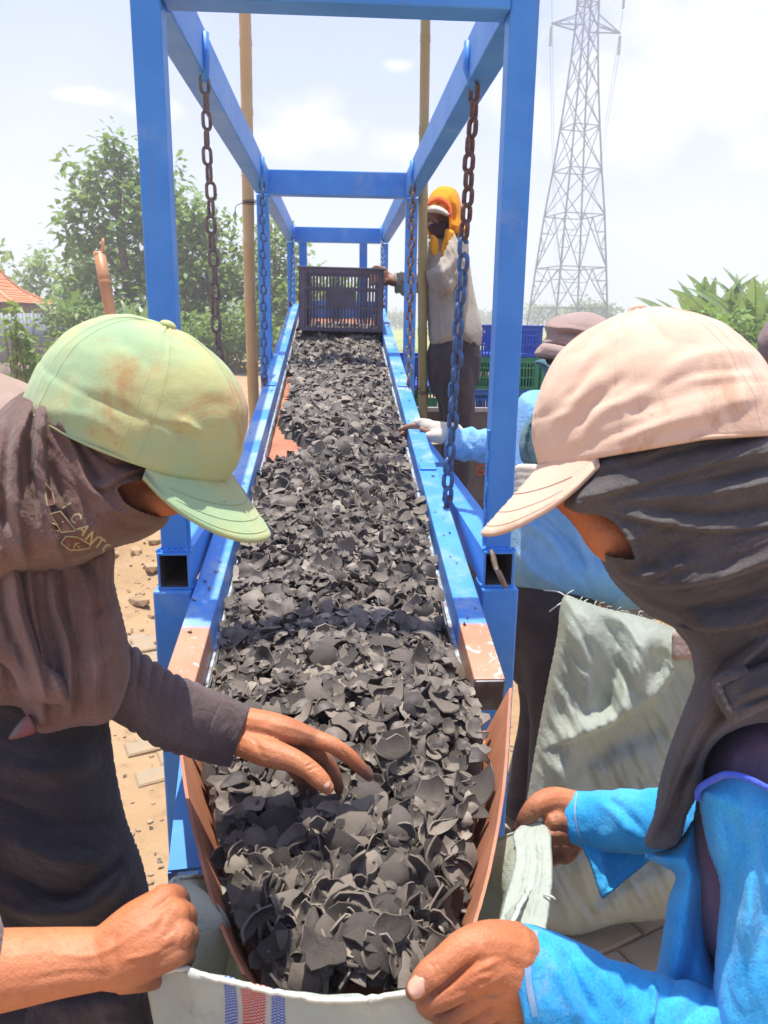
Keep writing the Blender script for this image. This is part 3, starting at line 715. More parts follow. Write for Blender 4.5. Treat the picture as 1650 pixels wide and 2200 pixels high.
for p_, r_ in ((P(537, 437, 3.93), .037), (P(912, 378, 3.6), .03), (P(908, 842, 3.78), .03)):
    t_ = MB()
    for k in range(3): t_.tube(np.array([p_ + np.array([r_ * math.cos(a), r_ * math.sin(a), k * .006 + .01 * math.sin(a)]) for a in np.linspace(0, 6.2, 22)]), .002, 5)
    t_.tube(spline(np.array([p_ + (-r_, -r_ * .3, 0), p_ + (-r_ - .03, -.03, -.02), p_ + (-r_ - .035, -.03, -.06)]), 8), .002, 5)
    tag(t_.obj('tie_wire', wr, None, True), 'dark wire tied round ' + ('the straw coloured bamboo pole' if r_ > .03 else 'the greenish bamboo pole near its ' + ('top' if p_[2] > 1.8 else 'foot')), 'wire')

# ================================================================ pylon and power lines
def pylon():
    D0 = 82; bc = gpt(1217, D0); root = empty('transmission_tower', bc, 'tall grey steel lattice transmission tower with insulators at right', 'transmission tower')
    ms = pmat('galvanised_steel', (.2, .2, .21), (.16, .16, .17), 1, .6, .2); ang = math.radians(14)
    def R2(x, y): return np.array([x * math.cos(ang) - y * math.sin(ang), x * math.sin(ang) + y * math.cos(ang)])
    lev = [(0, 3.15), (3.2, 2.9), (7.2, 2.6), (12.3, 2.2), (16.6, 1.75), (20.6, 1.4), (24, 1.12), (27, .92), (29.3, .8), (31.5, .75), (33.4, .72), (35.5, .7), (38, .68)]
    def cor(i):
        z, h = lev[i]; return [np.array([*(R2(sx * h, sy * h) + bc[:2]), z]) for sx, sy in ((-1, -1), (1, -1), (1, 1), (-1, 1))]
    legs = MB(); br = MB(); ring = MB()
    for i in range(len(lev) - 1):
        A, B = cor(i), cor(i + 1)
        for k in range(4):
            legs.bar(A[k], B[k], .15, .15, (0, 1, 0)); k2 = (k + 1) % 4
            if i < 3:      # K bracing with redundants
                m = (B[k] + B[k2]) / 2
                br.bar(A[k], m, .09, .09, (0, 1, .1)); br.bar(A[k2], m, .09, .09, (0, 1, .1))
                for f in (.35, .68):
                    br.bar(A[k] + (B[k] - A[k]) * f, A[k] + (m - A[k]) * f, .06, .06, (0, 1, .1)); br.bar(A[k2] + (B[k2] - A[k2]) * f, A[k2] + (m - A[k2]) * f, .06, .06, (0, 1, .1))
                    br.bar(A[k] + (B[k] - A[k]) * min(1, f + .3), A[k] + (m - A[k]) * f, .05, .05, (0, 1, .1)); br.bar(A[k2] + (B[k2] - A[k2]) * min(1, f + .3), A[k2] + (m - A[k2]) * f, .05, .05, (0, 1, .1))
            else:
                br.bar(A[k], B[k2], .08, .08, (0, 1, .1)); br.bar(A[k2], B[k], .08, .08, (0, 1, .1))
            if i in (0, 1, 2, 3, 4, 8, 10): ring.bar(B[k], B[k2], .09, .09)
    legs.obj('leg', ms, root); tag(br.obj('bracing', ms, root), kind='stuff'); ring.obj('ring_girder', ms, root)['kind'] = 'stuff'
    mi = pmat('insulator_glass', (.2, .2, .17), None, 3, .3)
    tips = []
    for z, w_ in ((29.4, 3.5), (33.5, 3.6)):
        for s in (-1, 1):
            tip = np.array([*(R2(s * (w_ + .3), -.0) + bc[:2]), z]); arm = MB()
            for sy in (-1, 1):
                arm.bar(np.array([*(R2(s * .8, sy * .8) + bc[:2]), z]), tip, .11, .11); arm.bar(np.array([*(R2(s * .76, sy * .76) + bc[:2]), z + 1.1]), tip, .09, .09)
            for f in (.35, .65): arm.bar(np.array([*(R2(s * (.95 + (w_ - .65) * f), -.9 * (1 - f)) + bc[:2]), z]), np.array([*(R2(s * (.95 + (w_ - .65) * f), .9 * (1 - f)) + bc[:2]), z + 1.1 * (1 - f)]), .06, .06)
            arm.obj('cross_arm', ms, root)
            V = []; pts = []; rr = []
            for k in range(11):
                zz = z - .25 - k * .16
                for o, r_ in ((0, .04), (-.03, .17), (-.07, .17), (-.09, .04)): pts.append((tip[0], tip[1], zz + o)); rr.append(r_)
            MB().tube(np.array(pts), np.array(rr), 8).obj('insulator', mi, root, True)
            tips.append(np.array([tip[0], tip[1], z - 2.1]))
    mw = pmat('power_wire', (.35, .36, .38), None, 1, .6)
    for i, tp in enumerate(tips):
        e = tp + np.array([95, 330, -1.0]); c = np.array([tp + (e - tp) * f + np.array([0, 0, -26 * 4 * f * (1 - f) * .45]) for f in np.linspace(0, 1, 40)])
        tag(MB().tube(c, .035, 5).obj('power_line', mw, None, True), 'thin power line sagging away from the ' + ('lower' if i < 2 else 'upper') + ' ' + ('outer' if i % 2 else 'inner') + ' tower arm', 'power line', 'power lines')
        e = tp + np.array([-8, -75, 3]); c = np.array([tp + (e - tp) * f + np.array([0, 0, -8 * f * (1 - f)]) for f in np.linspace(0, 1, 20)])
pylon()

# ================================================================ crates, truck
def crate_mesh(W, Dp, Hh, mat, root, detail=True):
    """ventilated plastic crate: slotted walls from bars, solid rim, corner posts, handle plate"""
    def side(name, w, ox, oy, rot, plate):
        R = Matrix.Rotation(rot, 3, 'Z'); mb = MB()
        def bx(x0, x1, z0, z1, t, off=0):
            c = R @ Vector(((x0 + x1) / 2, off, (z0 + z1) / 2)); mb.box((c.x + ox, c.y + oy, c.z), (x1 - x0, t, z1 - z0), R)
        h = w / 2
        for z0, z1 in ((0, .018), (Hh * .36, Hh * .36 + .01), (Hh * .66, Hh * .66 + .01), (Hh - .028, Hh - .008)): bx(-h, h, z0, z1, .012)
        for s in (-1, 1): bx(s * h - .022 if s > 0 else -h, h if s > 0 else -h + .022, .018, Hh - .028, .013)
        n = int((w - .05) / .0165)
        for i in range(n):
            x = -h + .03 + i * (w - .06) / (n - 1); bx(x - .004, x + .004, .018, Hh - .028, .008)
        if plate: bx(-w * .16, w * .16, Hh * .4, Hh * .68, .011, -.003)
        return mb.obj(name, mat, root)
    side('wall_panel', W, 0, -Dp / 2, 0, True); side('wall_panel', W, 0, Dp / 2, math.pi, True)
    side('wall_panel', Dp, -W / 2, 0, -math.pi / 2, False); side('wall_panel', Dp, W / 2, 0, math.pi / 2, False)
    MB().box((0, 0, .006), (W - .01, Dp - .01, .008)).obj('base', mat, root)
    rim = MB()
    for s in (-1, 1): rim.box((0, s * Dp / 2, Hh - .003), (W + .024, .024, .01)); rim.box((s * W / 2, 0, Hh - .003), (.024, Dp - .024, .01))
    rim.obj('rim', mat, root, bevel=.003)
def crate(loc, W, Dp, Hh, mat, label, group, rot=(0, 0, 0), src=None, name='plastic_crate'):
    if src is None:
        root = empty(name, (0, 0, 0), label, 'crate', group); crate_mesh(W, Dp, Hh, mat, root)
    else:
        root = src.copy(); COL.objects.link(root); root['label'] = label; root['group'] = group
        for ch in src.children:
            c = ch.copy(); COL.objects.link(c); c.parent = root
            if mat.name != c.data.materials[0].name: c.material_slots[0].link = 'OBJECT'; c.material_slots[0].material = mat
    root.location = loc; root.rotation_euler = rot; return root
def plastic(n, c, f): return pmat(n, c, f, 6, .5, dirt=tuple(x * .55 for x in c), dscale=8, damt=.35)
M_CG = plastic('green_plastic', (.03, .24, .1), (.06, .3, .14)); M_CB = plastic('blue_plastic', (.025, .08, .42), (.05, .13, .5)); M_CK = plastic('grey_plastic', (.085, .075, .1), (.13, .115, .14)); M_CL = plastic('light_blue_plastic', (.04, .16, .46), (.07, .2, .5))
cs = tw((.022, 3.12, -.035))
big = crate(cs, .405, .5, .305, M_CK, 'dark grey ventilated crate tipped over the upper trough', None, rot=(.02, .012, -.015))
s0 = None
XT, YT, ZT = .22, 4.35, 1.075
lab = {}
stack = [(0, 0, M_CG, 'green crate at the bottom left of the truck stack'), (0, 1, M_CB, 'dark blue crate on the green one behind the bamboo pole'), (1, 0, M_CL, 'light blue crate at the bottom of the truck stack by the right post'), (1, 1, M_CG, 'green crate in the middle of the stack by the right post'), (1, 2, M_CB, 'dark blue crate topmost beside the grey jacket'),
         (2, 0, M_CL, 'light blue crate low behind the right post'), (2, 1, M_CG, 'green crate behind the right post')]
src = None
for cx, lv, mt, lb in stack:
    c = crate((XT + .27 + cx * .43, YT + .3, ZT + lv * .177 + .004), .41, .57, .173, mt, lb, 'plastic crates stacked on the truck bed', rot=(0, 0, random.uniform(-.03, .03)), src=src); src = src or c
crate((-.02 + .24, 6.35, 1.18), .5, .36, .3, M_CG, 'green crate half hidden behind the trough end', 'plastic crates stacked on the truck bed', src=src)
def truck():
    root = empty('pickup_truck', (1.2, 4.9, 0), 'dark dusty pickup truck with an open side loaded with crates', 'truck')
    md = pmat('dark_truck_paint', (.055, .05, .05), (.085, .078, .075), 4, .5, dirt=(.16, .13, .11), dscale=3, damt=.5); mt = pmat('truck_trim', (.5, .48, .45), (.4, .37, .34), 6, .6)
    MB().box((1.55, 4.96, 1.05), (3.2, 1.47, .05)).obj('bed', md, root)
    MB().box((1.55, 4.165, 1.163), (3.2, .03, .022)).obj('bed_edge', mt, root)
    MB().box((1.55, 4.185, 1.105), (3.2, .025, .09)).obj('bed_rail', md, root)
    MB().box((1.55, 4.18, 1.0), (3.16, .022, .025)).obj('hinge_rail', mt, root)
    p = MB().box((1.55, 4.19, .8), (3.16, .03, .34)); p.obj('side_board', md, root, bevel=.006)
    MB().box((1.55, 4.175, .635), (3.16, .02, .03)).obj('side_trim', md, root)
    MB().box((1.55, 4.9, .55), (3.1, .9, .12)).obj('chassis', md, root)
    MB().box((4.2, 4.95, 1.2), (1.5, 1.5, 1.3)).obj('cab', md, root, bevel=.08)
    tyre = pmat('tyre_rubber', (.03, .028, .027), (.07, .06, .05), 9, .85); hubm = pmat('painted_hub', (.5, .5, .48), (.36, .34, .31), 8, .45, .1, dirt=(.3, .24, .18), damt=.4)
    for x in (1.14, 4.2):
        for y in (4.18, 5.6):
            V = []; F = []; prof = [(.0, .09), (.1, .095), (.13, .08), (.165, .07), (.175, .1), (.185, .11), (.2, .1), (.265, .1), (.29, .08), (.295, 0), (.29, -.08), (.2, -.1)]
            def lathe(pr, name, mat, par):
                V = []; F = []; n = 40
                for j in range(n):
                    a = j / n * 6.2832
                    for r_, o in pr: V.append((x + r_ * math.cos(a), y - o, .29 + r_ * math.sin(a)))
                k = len(pr)
                for j in range(n):
                    for e in range(k - 1): F.append((j * k + e, ((j + 1) % n) * k + e, ((j + 1) % n) * k + e + 1, j * k + e + 1))
                return put(name, V, F, mat, par)
            wl = lathe([(.2, .06), (.19, .1), (.265, .1), (.29, .08), (.295, 0), (.29, -.08), (.2, -.1)], 'wheel', tyre, root)
            lathe([(.0, .085), (.05, .088), (.06, .075), (.12, .07), (.15, .055), (.165, .06), (.178, .1), (.195, .105), (.2, .06)], 'hub', hubm, wl)
    cu = bpy.data.curves.new('lettering', 'FONT'); cu.body = 'Gran'; cu.size = .085; cu.extrude = .0015; cu.space_character = 1.05
    o = bpy.data.objects.new('tmp', cu); COL.objects.link(o); dg = bpy.context.evaluated_depsgraph_get(); me = bpy.data.meshes.new_from_object(o.evaluated_get(dg)); bpy.data.objects.remove(o)
    me.materials.append(pmat('red_lettering', (.6, .09, .04), (.5, .1, .06)))
    t = link('lettering', me, root); q = P(1014, 1016, 4.35); t.rotation_euler = (math.pi / 2, 0, 0); t.location = Vector((q[0], 4.172, q[2])) - root.location
truck()
# box the far worker stands on
def platform():
    root = empty('wooden_platform', (.62, 3.75, 0), 'rough timber standing platform beside the trough under the far worker', 'platform'); mw = pmat('grey_timber', (.2, .16, .12), (.14, .11, .09), 8, .9, bmp=.4, bscale=50)
    for i in range(5): MB().box((.62, 3.5 + i * .13, .555), (.5, .122, .03)).obj('plank', mw, root)
    for sx in (-1, 1):
        for sy in (-1, 1): MB().box((.62 + sx * .21, 3.76 + sy * .26, .27), (.06, .06, .54)).obj('leg', mw, root)
platform()

# ================================================================ air
hm = bpy.data.materials.new('dusty_air'); hm.use_nodes = True; hn = hm.node_tree; hn.nodes.clear()
hv = N(hn, 'ShaderNodeVolumePrincipled', ins={'Color': (.93, .93, 1.0, 1), 'Density': .0042, 'Anisotropy': .3}); ho = N(hn, 'ShaderNodeOutputMaterial', ins={'Volume': hv.outputs[0]})
bx = MB(); bx.box((60, 150, 19), (600, 340, 41)); hz_o = bx.obj('haze', hm); hz_o['kind'] = 'stuff'
SC.cycles.volume_bounces = 1; SC.cycles.volume_step_rate = 5
# ================================================================ charcoal shells
def charcoal_mat(name, k=1.0):
    m, nt, b = new_mat(name); v = co(nt); g = N(nt, 'ShaderNodeNewGeometry'); oi = N(nt, 'ShaderNodeObjectInfo')
    r = math_n(nt, 'FRACT', math_n(nt, 'ADD', g.outputs['Random Per Island'], math_n(nt, 'MULTIPLY', oi.outputs['Random'], 7.31)))
    tone = mixc(nt, sstep(nt, r, .1, .95), (.05 * k, .041 * k, .034 * k), (.195 * k, .160 * k, .125 * k))
    tone = mixc(nt, sstep(nt, r, .9, .95), tone, (.30, .25, .195))
    tone = mixc(nt, math_n(nt, 'MULTIPLY', sstep(nt, noise(nt, v, 33, 6, .65), .5, .72), .7), tone, (.22, .185, .15))
    nt.links.new(tone, b.inputs['Base Color'])
    b.inputs['Specular IOR Level'].default_value = .45
    nt.links.new(math_n(nt, 'ADD', .34, math_n(nt, 'MULTIPLY', noise(nt, v, 60, 4), .45)), b.inputs['Roughness'])
    bump(nt, b, math_n(nt, 'ADD', noise(nt, v, 140, 6, .7), math_n(nt, 'MULTIPLY', noise(nt, v, 900, 2), .3)), .6, .002)
    return m
M_CHAR = charcoal_mat('charcoal'); M_EDGE = charcoal_mat('charcoal_broken_edge', 1.35)
def edged(me, flags):
    me.materials.append(M_EDGE); me.polygons.foreach_set('material_index', np.asarray(flags, np.int32)); return me
def rim_flags(V, F, n): a = np.zeros(len(F), int); a[-2 * n:] = 1; return a
def shard(rng, n, rings):
    """broken piece of a coconut shell: a patch of a sphere with a jagged outline and real thickness, unit size"""
    k = rng.integers(5, 10); a = np.sort(rng.uniform(0, 2 * np.pi, k) + 0); a = np.linspace(0, 2 * np.pi, k, endpoint=False) + rng.uniform(-.45, .45, k)
    rad = rng.uniform(.5, 1.05, k); asp = rng.uniform(.42, 1.0)
    cx, cy = rad * np.cos(a), rad * np.sin(a) * asp
    th = np.linspace(0, 2 * np.pi, n, endpoint=False); X = []; Y = []
    per = np.concatenate([[0], np.cumsum(np.hypot(np.diff(np.append(cx, cx[0])), np.diff(np.append(cy, cy[0]))))])
    s = np.linspace(0, per[-1], n, endpoint=False)
    X = np.interp(s, per, np.append(cx, cx[0])); Y = np.interp(s, per, np.append(cy, cy[0]))
    cen = np.array([X.mean(), Y.mean()]); X -= cen[0]; Y -= cen[1]
    bite = 1 + rng.normal(0, .055, n); bow = 1 + .13 * np.sin(s / per[-1] * 2 * np.pi * rng.integers(2, 4) + rng.uniform(0, 6))
    X *= bite * bow; Y *= bite * bow
    R = rng.uniform(.74, 1.25); t = rng.uniform(.05, .095); rr = np.linspace(0, 1, rings + 1)[1:]
    top = [(0, 0)] + [(X[i] * r, Y[i] * r) for r in rr for i in range(n)]
    top = np.array(top)
    def dome(p, R): q = np.minimum((p ** 2).sum(1), (R * .97) ** 2); return R - np.sqrt(R * R - q)
    tws = rng.normal(0, .18); z = dome(top, R) + .05 * np.sin(top[:, 0] * rng.uniform(2, 5) + rng.uniform(0, 6)) * rng.random() + tws * top[:, 0] * top[:, 1] + .02 * rng.normal(0, 1, len(top))
    z -= z.mean()
    nrm = np.stack([-top[:, 0] / R, -top[:, 1] / R, np.ones(len(top))], 1); nrm /= np.linalg.norm(nrm, axis=1)[:, None]
    A = np.column_stack([top, z]); B = A - nrm * t
    m = len(A); F = []
    for i in range(n):
        j = (i + 1) % n
        F += [(0, 1 + i, 1 + j)]
        for q in range(rings - 1):
            o = 1 + q * n; F += [(o + i, o + n + i, o + n + j), (o + i, o + n + j, o + j)]
    F = np.array(F); Fb = F[:, ::-1] + m
    o = 1 + (rings - 1) * n
    rim = np.concatenate([A[o:o + n], B[o:o + n]]); S = []
    for i in range(n): j = (i + 1) % n; S += [(i, i + n, j + n), (i, j + n, j)]
    V = np.concatenate([A, B, rim]); F = np.concatenate([F, Fb, np.array(S) + 2 * m]); return V, F   # the last 2n faces are the broken rim
_r = np.random.default_rng(11)
SH_HI = [shard(_r, 13, 2) for _ in range(36)]
SH_LO = [shard(_r, 9, 1) for _ in range(16)]
def bed_frame():
    """function (s, t) -> world point on the charcoal surface and its normal; s runs from the chute mouth upwards"""
    c0 = (CHL + CHR) / 2; hw = np.linalg.norm(CHR - CHL, axis=1) / 2
    return c0, hw
_c0, _hw = bed_frame()
CH_LEN = float(np.linalg.norm(_c0[0] - _c0[-1]))
def surf(s, t):
    """s < 0: chute (metres before the trough), s >= 0 : along the trough; t in -1..1"""
    s = np.asarray(s, float); t = np.asarray(t, float)
    tr = np.stack([t * .214, s + .0, -.05 + .028 * (1 - t * t) + .018 * vnoise(np.stack([s * 3.1, t * 1.1, 0 * s], -1), 3) + .012 * vnoise(np.stack([s * 9, t * 2.5, 0 * s], -1), 4)], -1)
    ptr = tw(tr)
    k = np.clip(-s / CH_LEN, 0, 1) * 39; i = np.clip(k.astype(int), 0, 38); f = (k - i)[..., None]
    L = CHL[i] * (1 - f) + CHL[i + 1] * f; R_ = CHR[i] * (1 - f) + CHR[i + 1] * f
    m = (t[..., None] + 1) / 2
    pc = L * (1 - m) + R_ * m; pc = pc + np.array([0, 0, 1.]) * (.045 + .03 * (1 - t * t) + .018 * vnoise(np.stack([s * 8, t * 2, 0 * s + 3], -1), 6))[..., None]
    wgt = np.clip((s + .06) / .12, 0, 1)[..., None]; wgt = wgt * wgt * (3 - 2 * wgt)
    return pc * (1 - wgt) + ptr * wgt
def bare(s, t):
    return ((s > 1.16) & (s < 1.46) & (t < -.34 - 2.2 * abs(s - 1.3))) | ((s > 1.4) & (s < 2.3) & (t < -.9 - .07 * np.sin(s * 20))) | ((s > .02) & (s < .2) & (t > .9))
def heap_bed():
    S = np.linspace(-CH_LEN, 3.2, 300); T = np.linspace(-1, 1, 40); ss, tt = np.meshgrid(S, T, indexing='ij')
    p = surf(ss.ravel(), tt.ravel()); p[:, 2] -= .021 + .005 * vnoise(p * 60, 3)
    b = bare(ss.ravel(), tt.ravel()); p[b, 2] -= .028
    i = np.arange(299)[:, None] * 40 + np.arange(39)[None]
    F = np.stack([i, i + 1, i + 41, i + 40], -1).reshape(-1, 4)
    return put('charcoal_fines', p, F, M_CHAR)
tag(heap_bed(), 'black charcoal dust and crumbs under the shell pieces', kind='stuff')
def rot_from(nv, spin):
    nv = nv / np.linalg.norm(nv, axis=1)[:, None]
    a = np.cross(nv, np.array([0.3, 1.0, .1])); a /= np.linalg.norm(a, axis=1)[:, None]; b = np.cross(nv, a)
    c, s = np.cos(spin)[:, None], np.sin(spin)[:, None]
    return np.stack([a * c + b * s, -a * s + b * c, nv], -1)
def charcoal():
    rng = np.random.default_rng(5)
    def batch(n, s0, s1, smin, smax, lift):
        s = rng.uniform(s0, s1, n); t = rng.uniform(-.97, .97, n); k = ~bare(s, t - .1 + rng.normal(0, .05, n)); s, t = s[k], t[k]; n = len(s)
        p = surf(s, t); e = 1e-3
        du = surf(s + e, t) - p; dv = surf(s, t + e * 3) - p; nv = np.cross(dv, du); nv /= np.linalg.norm(nv, axis=1)[:, None]
        zone = vnoise(np.stack([s * 3.3, t * .8, 0 * s], -1), 12)
        steep = np.clip(.14 + .5 * zone, .03, .65) + (s < -.2) * .12
        ang = np.where(rng.random(n) < steep, rng.uniform(.7, 1.45, n), np.abs(rng.normal(.12, .26, n)))
        az = np.where(rng.random(n) < .55, rng.normal(-1.57, .7, n), rng.uniform(0, 6.28, n))
        dirv = np.stack([np.cos(az), np.sin(az), 0 * az], 1); nn = nv * np.cos(ang)[:, None] + dirv * np.sin(ang)[:, None]
        flip = rng.random(n) < .42; nn[flip] *= -1
        size = np.clip(rng.lognormal(np.log((smin + smax) / 2 * .95), .42, n), smin * .5, smax * 1.35)
        ly = rng.uniform(-.012, lift, n); p = p + nv * ly[:, None] + nv * (np.sin(ang) * size * .18)[:, None]
        return p, rot_from(nn, rng.uniform(0, 6.28, n)), size, ly, s, t
    B = [batch(1500, -CH_LEN, .02, .015, .029, .02), batch(2500, 0, 1.1, .015, .028, .016), batch(2600, 1.05, 2.1, .015, .026, .014), batch(3000, 2.05, 3.22, .016, .026, .012), batch(1800, -CH_LEN, 1.0, .006, .013, .022)]
    p = np.concatenate([b[0] for b in B]); R = np.concatenate([b[1] for b in B]); sz = np.concatenate([b[2] for b in B]); ly = np.concatenate([b[3] for b in B]); s = np.concatenate([b[4] for b in B]); tt = np.concatenate([b[5] for b in B])
    px, py, d = proj(p)
    # the largest in the picture stand alone
    score = sz / d * (1 + 25 * ly); score[(py > 2060) | (px < 400)] = 0
    big = np.argsort(-score)[:292]; isb = np.zeros(len(p), bool); isb[big] = True
    mes = [edged(mesh('charcoal_shell', V, F, M_CHAR, True), rim_flags(V, F, 13)) for V, F in SH_HI]
    for i in big:
        o = bpy.data.objects.new('charcoal_shell', mes[int(rng.integers(36))]); COL.objects.link(o)
        m = Matrix.Identity(4)
        for a in range(3):
            for b in range(3): m[a][b] = R[i, a, b] * sz[i]
            m[a][3] = p[i, a]
        o.matrix_world = m
        where = ('at the chute mouth' if s[i] < -.3 else 'in the upper chute' if s[i] < -.05 else 'in the trough front' if s[i] < .5 else 'farther up the trough')
        side = 'along the left plate' if tt[i] < -.62 else 'left of the middle' if tt[i] < -.2 else 'in the middle' if tt[i] < .2 else 'right of the middle' if tt[i] < .62 else 'along the right plate'
        nz = R[i, 2, 2]; pose = 'standing on edge' if abs(nz) < .55 else 'lying cupped up' if nz > 0 else 'lying domed up'
        kind = 'large' if sz[i] > .031 else 'medium' if sz[i] > .024 else 'small'
        tag(o, kind + ' black charcoal shell ' + pose + ' ' + where + ' ' + side, 'charcoal shell', 'charcoal shells ' + where)
    Vs, Fs, fl, c = [], [], [], 0
    for i in np.where(~isb)[0]:
        V, F = SH_HI[int(rng.integers(36))] if d[i] < 2.3 else SH_LO[int(rng.integers(16))]; fl.append(rim_flags(V, F, 13 if d[i] < 2.3 else 9))
        Vs.append((V * sz[i]) @ R[i].T + p[i]); Fs.append(F + c); c += len(V)
    cp = put('charcoal_pieces', np.concatenate(Vs), np.concatenate(Fs), M_CHAR); edged(cp.data, np.concatenate(fl)); tag(cp, 'mass of small black charcoal shell fragments filling the trough', kind='stuff')
    # a few that the picture singles out
    def lone(px_, py_, d_, size, nv, spin, sd, label, mat=None, asp=None):
        V, F = shard(np.random.default_rng(sd), 16, 3)
        if asp: V = V * np.array([1, asp, 1])
        q = P(px_, py_, d_); Rm = rot_from(np.array([nv], float), np.array([spin]))[0]
        o = link('charcoal_shell', edged(mesh('charcoal_shell', V, F, mat or M_CHAR, True), rim_flags(V, F, 16))); m = Matrix.Identity(4)
        for a in range(3):
            for b in range(3): m[a][b] = Rm[a, b] * size
            m[a][3] = q[a]
        o.matrix_world = m; tag(o, label, 'charcoal shell', 'single charcoal shells one can pick out')
    def dep(py_): # depth of the charcoal surface under an image row
        rows = np.linspace(-CH_LEN, 3.2, 400); q = surf(rows, 0 * rows); a, b, c2 = proj(q); return float(np.interp(-py_, -b[::1][np.argsort(-b)][::1] if False else np.sort(-b), c2[np.argsort(-b)]))
    lone(598, 1066, dep(1066) - .03, .036, (-.1, -.5, 1), .3, 3, 'long oval dark shell leaning by the left rail below the bare patch', asp=.8)
    lone(818, 1240, dep(1240) - .035, .026, (.1, -.5, 1), .2, 5, 'pale grey shell flake in the middle of the trough')
    lone(545, 1985, dep(1985) - .04, .04, (.9, -.6, .2), 1.4, 8, 'large dark shell standing upright at the left of the chute', asp=.6)
    lone(690, 2040, dep(2030) - .05, .042, (.1, -.5, .8), .2, 14, 'broad flat shell at the chute mouth above the striped sack')
    lone(830, 2000, dep(2000) - .05, .036, (.0, -.6, .8), 1.2, 21, 'grey angular shell in the chute near the right worker’s front hand'.replace('’', ''))
    lone(845, 1605, dep(1605) - .03, .040, (.0, -.3, 1), .9, 25, 'broad grey shell right of the reaching hand')
    lone(655, 1310, dep(1310) - .03, .03, (-.1, -.5, 1), 1.1, 31, 'cupped grey shell left of centre in the trough')
    lone(905, 1095, dep(1095) - .03, .03, (-.5, -.5, .8), .1, 33, 'rounded shell tilted against the right rail', asp=1.2)
charcoal()
def crumbs():
    rng = np.random.default_rng(31); Vs, Fs, c = [], [], 0; n = 900
    x = rng.normal(0, .55, n); y = rng.uniform(1.3, 5.5, n); z = ground_h(x, y) + .006
    pts = np.stack([x, y, z], 1); k = 70; s_ = rng.choice([-1, 1], k); yy = rng.uniform(.1, 3.4, k)
    pts = np.concatenate([pts, tw(np.stack([s_ * (.254 + rng.uniform(-.02, .02, k)), yy, np.full(k, .003)], 1))])
    for i, p in enumerate(pts):
        V, F = SH_LO[int(rng.integers(16))]; sz = rng.uniform(.004, .016) if i < n else rng.uniform(.0025, .008); nn = np.array([[rng.normal(0, .3), rng.normal(0, .3), 1]])
        Vs.append(V * sz @ rot_from(nn, rng.uniform(0, 6.28, 1))[0].T + p); Fs.append(F + c); c += len(V)
    tag(put('spilled_charcoal', np.concatenate(Vs), np.concatenate(Fs), M_CHAR), 'small charcoal crumbs spilled on the rails and the ground', kind='stuff')
crumbs()
# ================================================================ figure tools
def poly_sd(px, py, poly):
    """signed distance (inside positive) from points to a closed polygon, with the nearest outline points"""
    poly = np.asarray(poly, float); A = poly; B = np.roll(poly, -1, 0); p = np.stack([px, py], 1)
    best = np.full(len(p), 1e18); near = np.zeros_like(p); ins = np.zeros(len(p), bool)
    for a, b in zip(A, B):
        d = b - a; t = np.clip(((p - a) @ d) / (d @ d + 1e-9), 0, 1); q = a + t[:, None] * d; e = ((p - q) ** 2).sum(1)
        m = e < best; best[m] = e[m]; near[m] = q[m]
        c = ((a[1] > p[:, 1]) != (b[1] > p[:, 1])); x = (b[0] - a[0]) * (p[:, 1] - a[1]) / (b[1] - a[1] + 1e-12) + a[0]; ins ^= c & (p[:, 0] < x)
    return np.where(ins, 1, -1) * np.sqrt(best), near
def round_poly(pts, m=220):
    p = np.asarray(pts, float); q = np.vstack([p[-2:], p, p[:3]])
    s = spline(q, (len(q)) * 14); k0 = ((s - p[0]) ** 2).sum(1); 
    # keep one full turn
    n = len(q); d = np.linalg.norm(np.diff(q, axis=0), axis=1) ** .5; T = np.concatenate([[0], np.cumsum(d)])
    ss = np.linspace(T[2], T[2 + len(p)], m, endpoint=False)
    full = np.linspace(0, T[-1], len(s)); return np.stack([np.interp(ss, full, s[:, 0]), np.interp(ss, full, s[:, 1])], 1)
def stroke_val(px, py, strokes):
    """sculpting strokes: ('r' ridge | 's' one-sided fold, [(px,py)...], width, height)"""
    out = np.zeros(len(px)); p = np.stack([px, py], 1)
    for kind, pts, wd, amp in strokes:
        q = spline(np.asarray(pts, float), 26) if len(pts) > 2 else np.asarray(pts, float)
        best = np.full(len(p), 1e18); side = np.zeros(len(p)); tt = np.zeros(len(p))
        for i, (a, b) in enumerate(zip(q[:-1], q[1:])):
            d = b - a; t = np.clip(((p - a) @ d) / (d @ d + 1e-9), 0, 1); e = ((p - a - t[:, None] * d) ** 2).sum(1)
            m = e < best; best[m] = e[m]; side[m] = np.sign(d[0] * (p[m, 1] - a[1]) - d[1] * (p[m, 0] - a[0])); tt[m] = (i + t[m]) / (len(q) - 1)
        dist = np.sqrt(best); taper = np.clip(np.minimum(tt, 1 - tt) * 5 + .15, 0, 1)
        wv = np.where((kind == 's') & (side < 0), wd * .22, wd) if kind == 's' else wd
        out += amp * taper * np.exp(-(dist / wv) ** 2)
    return out
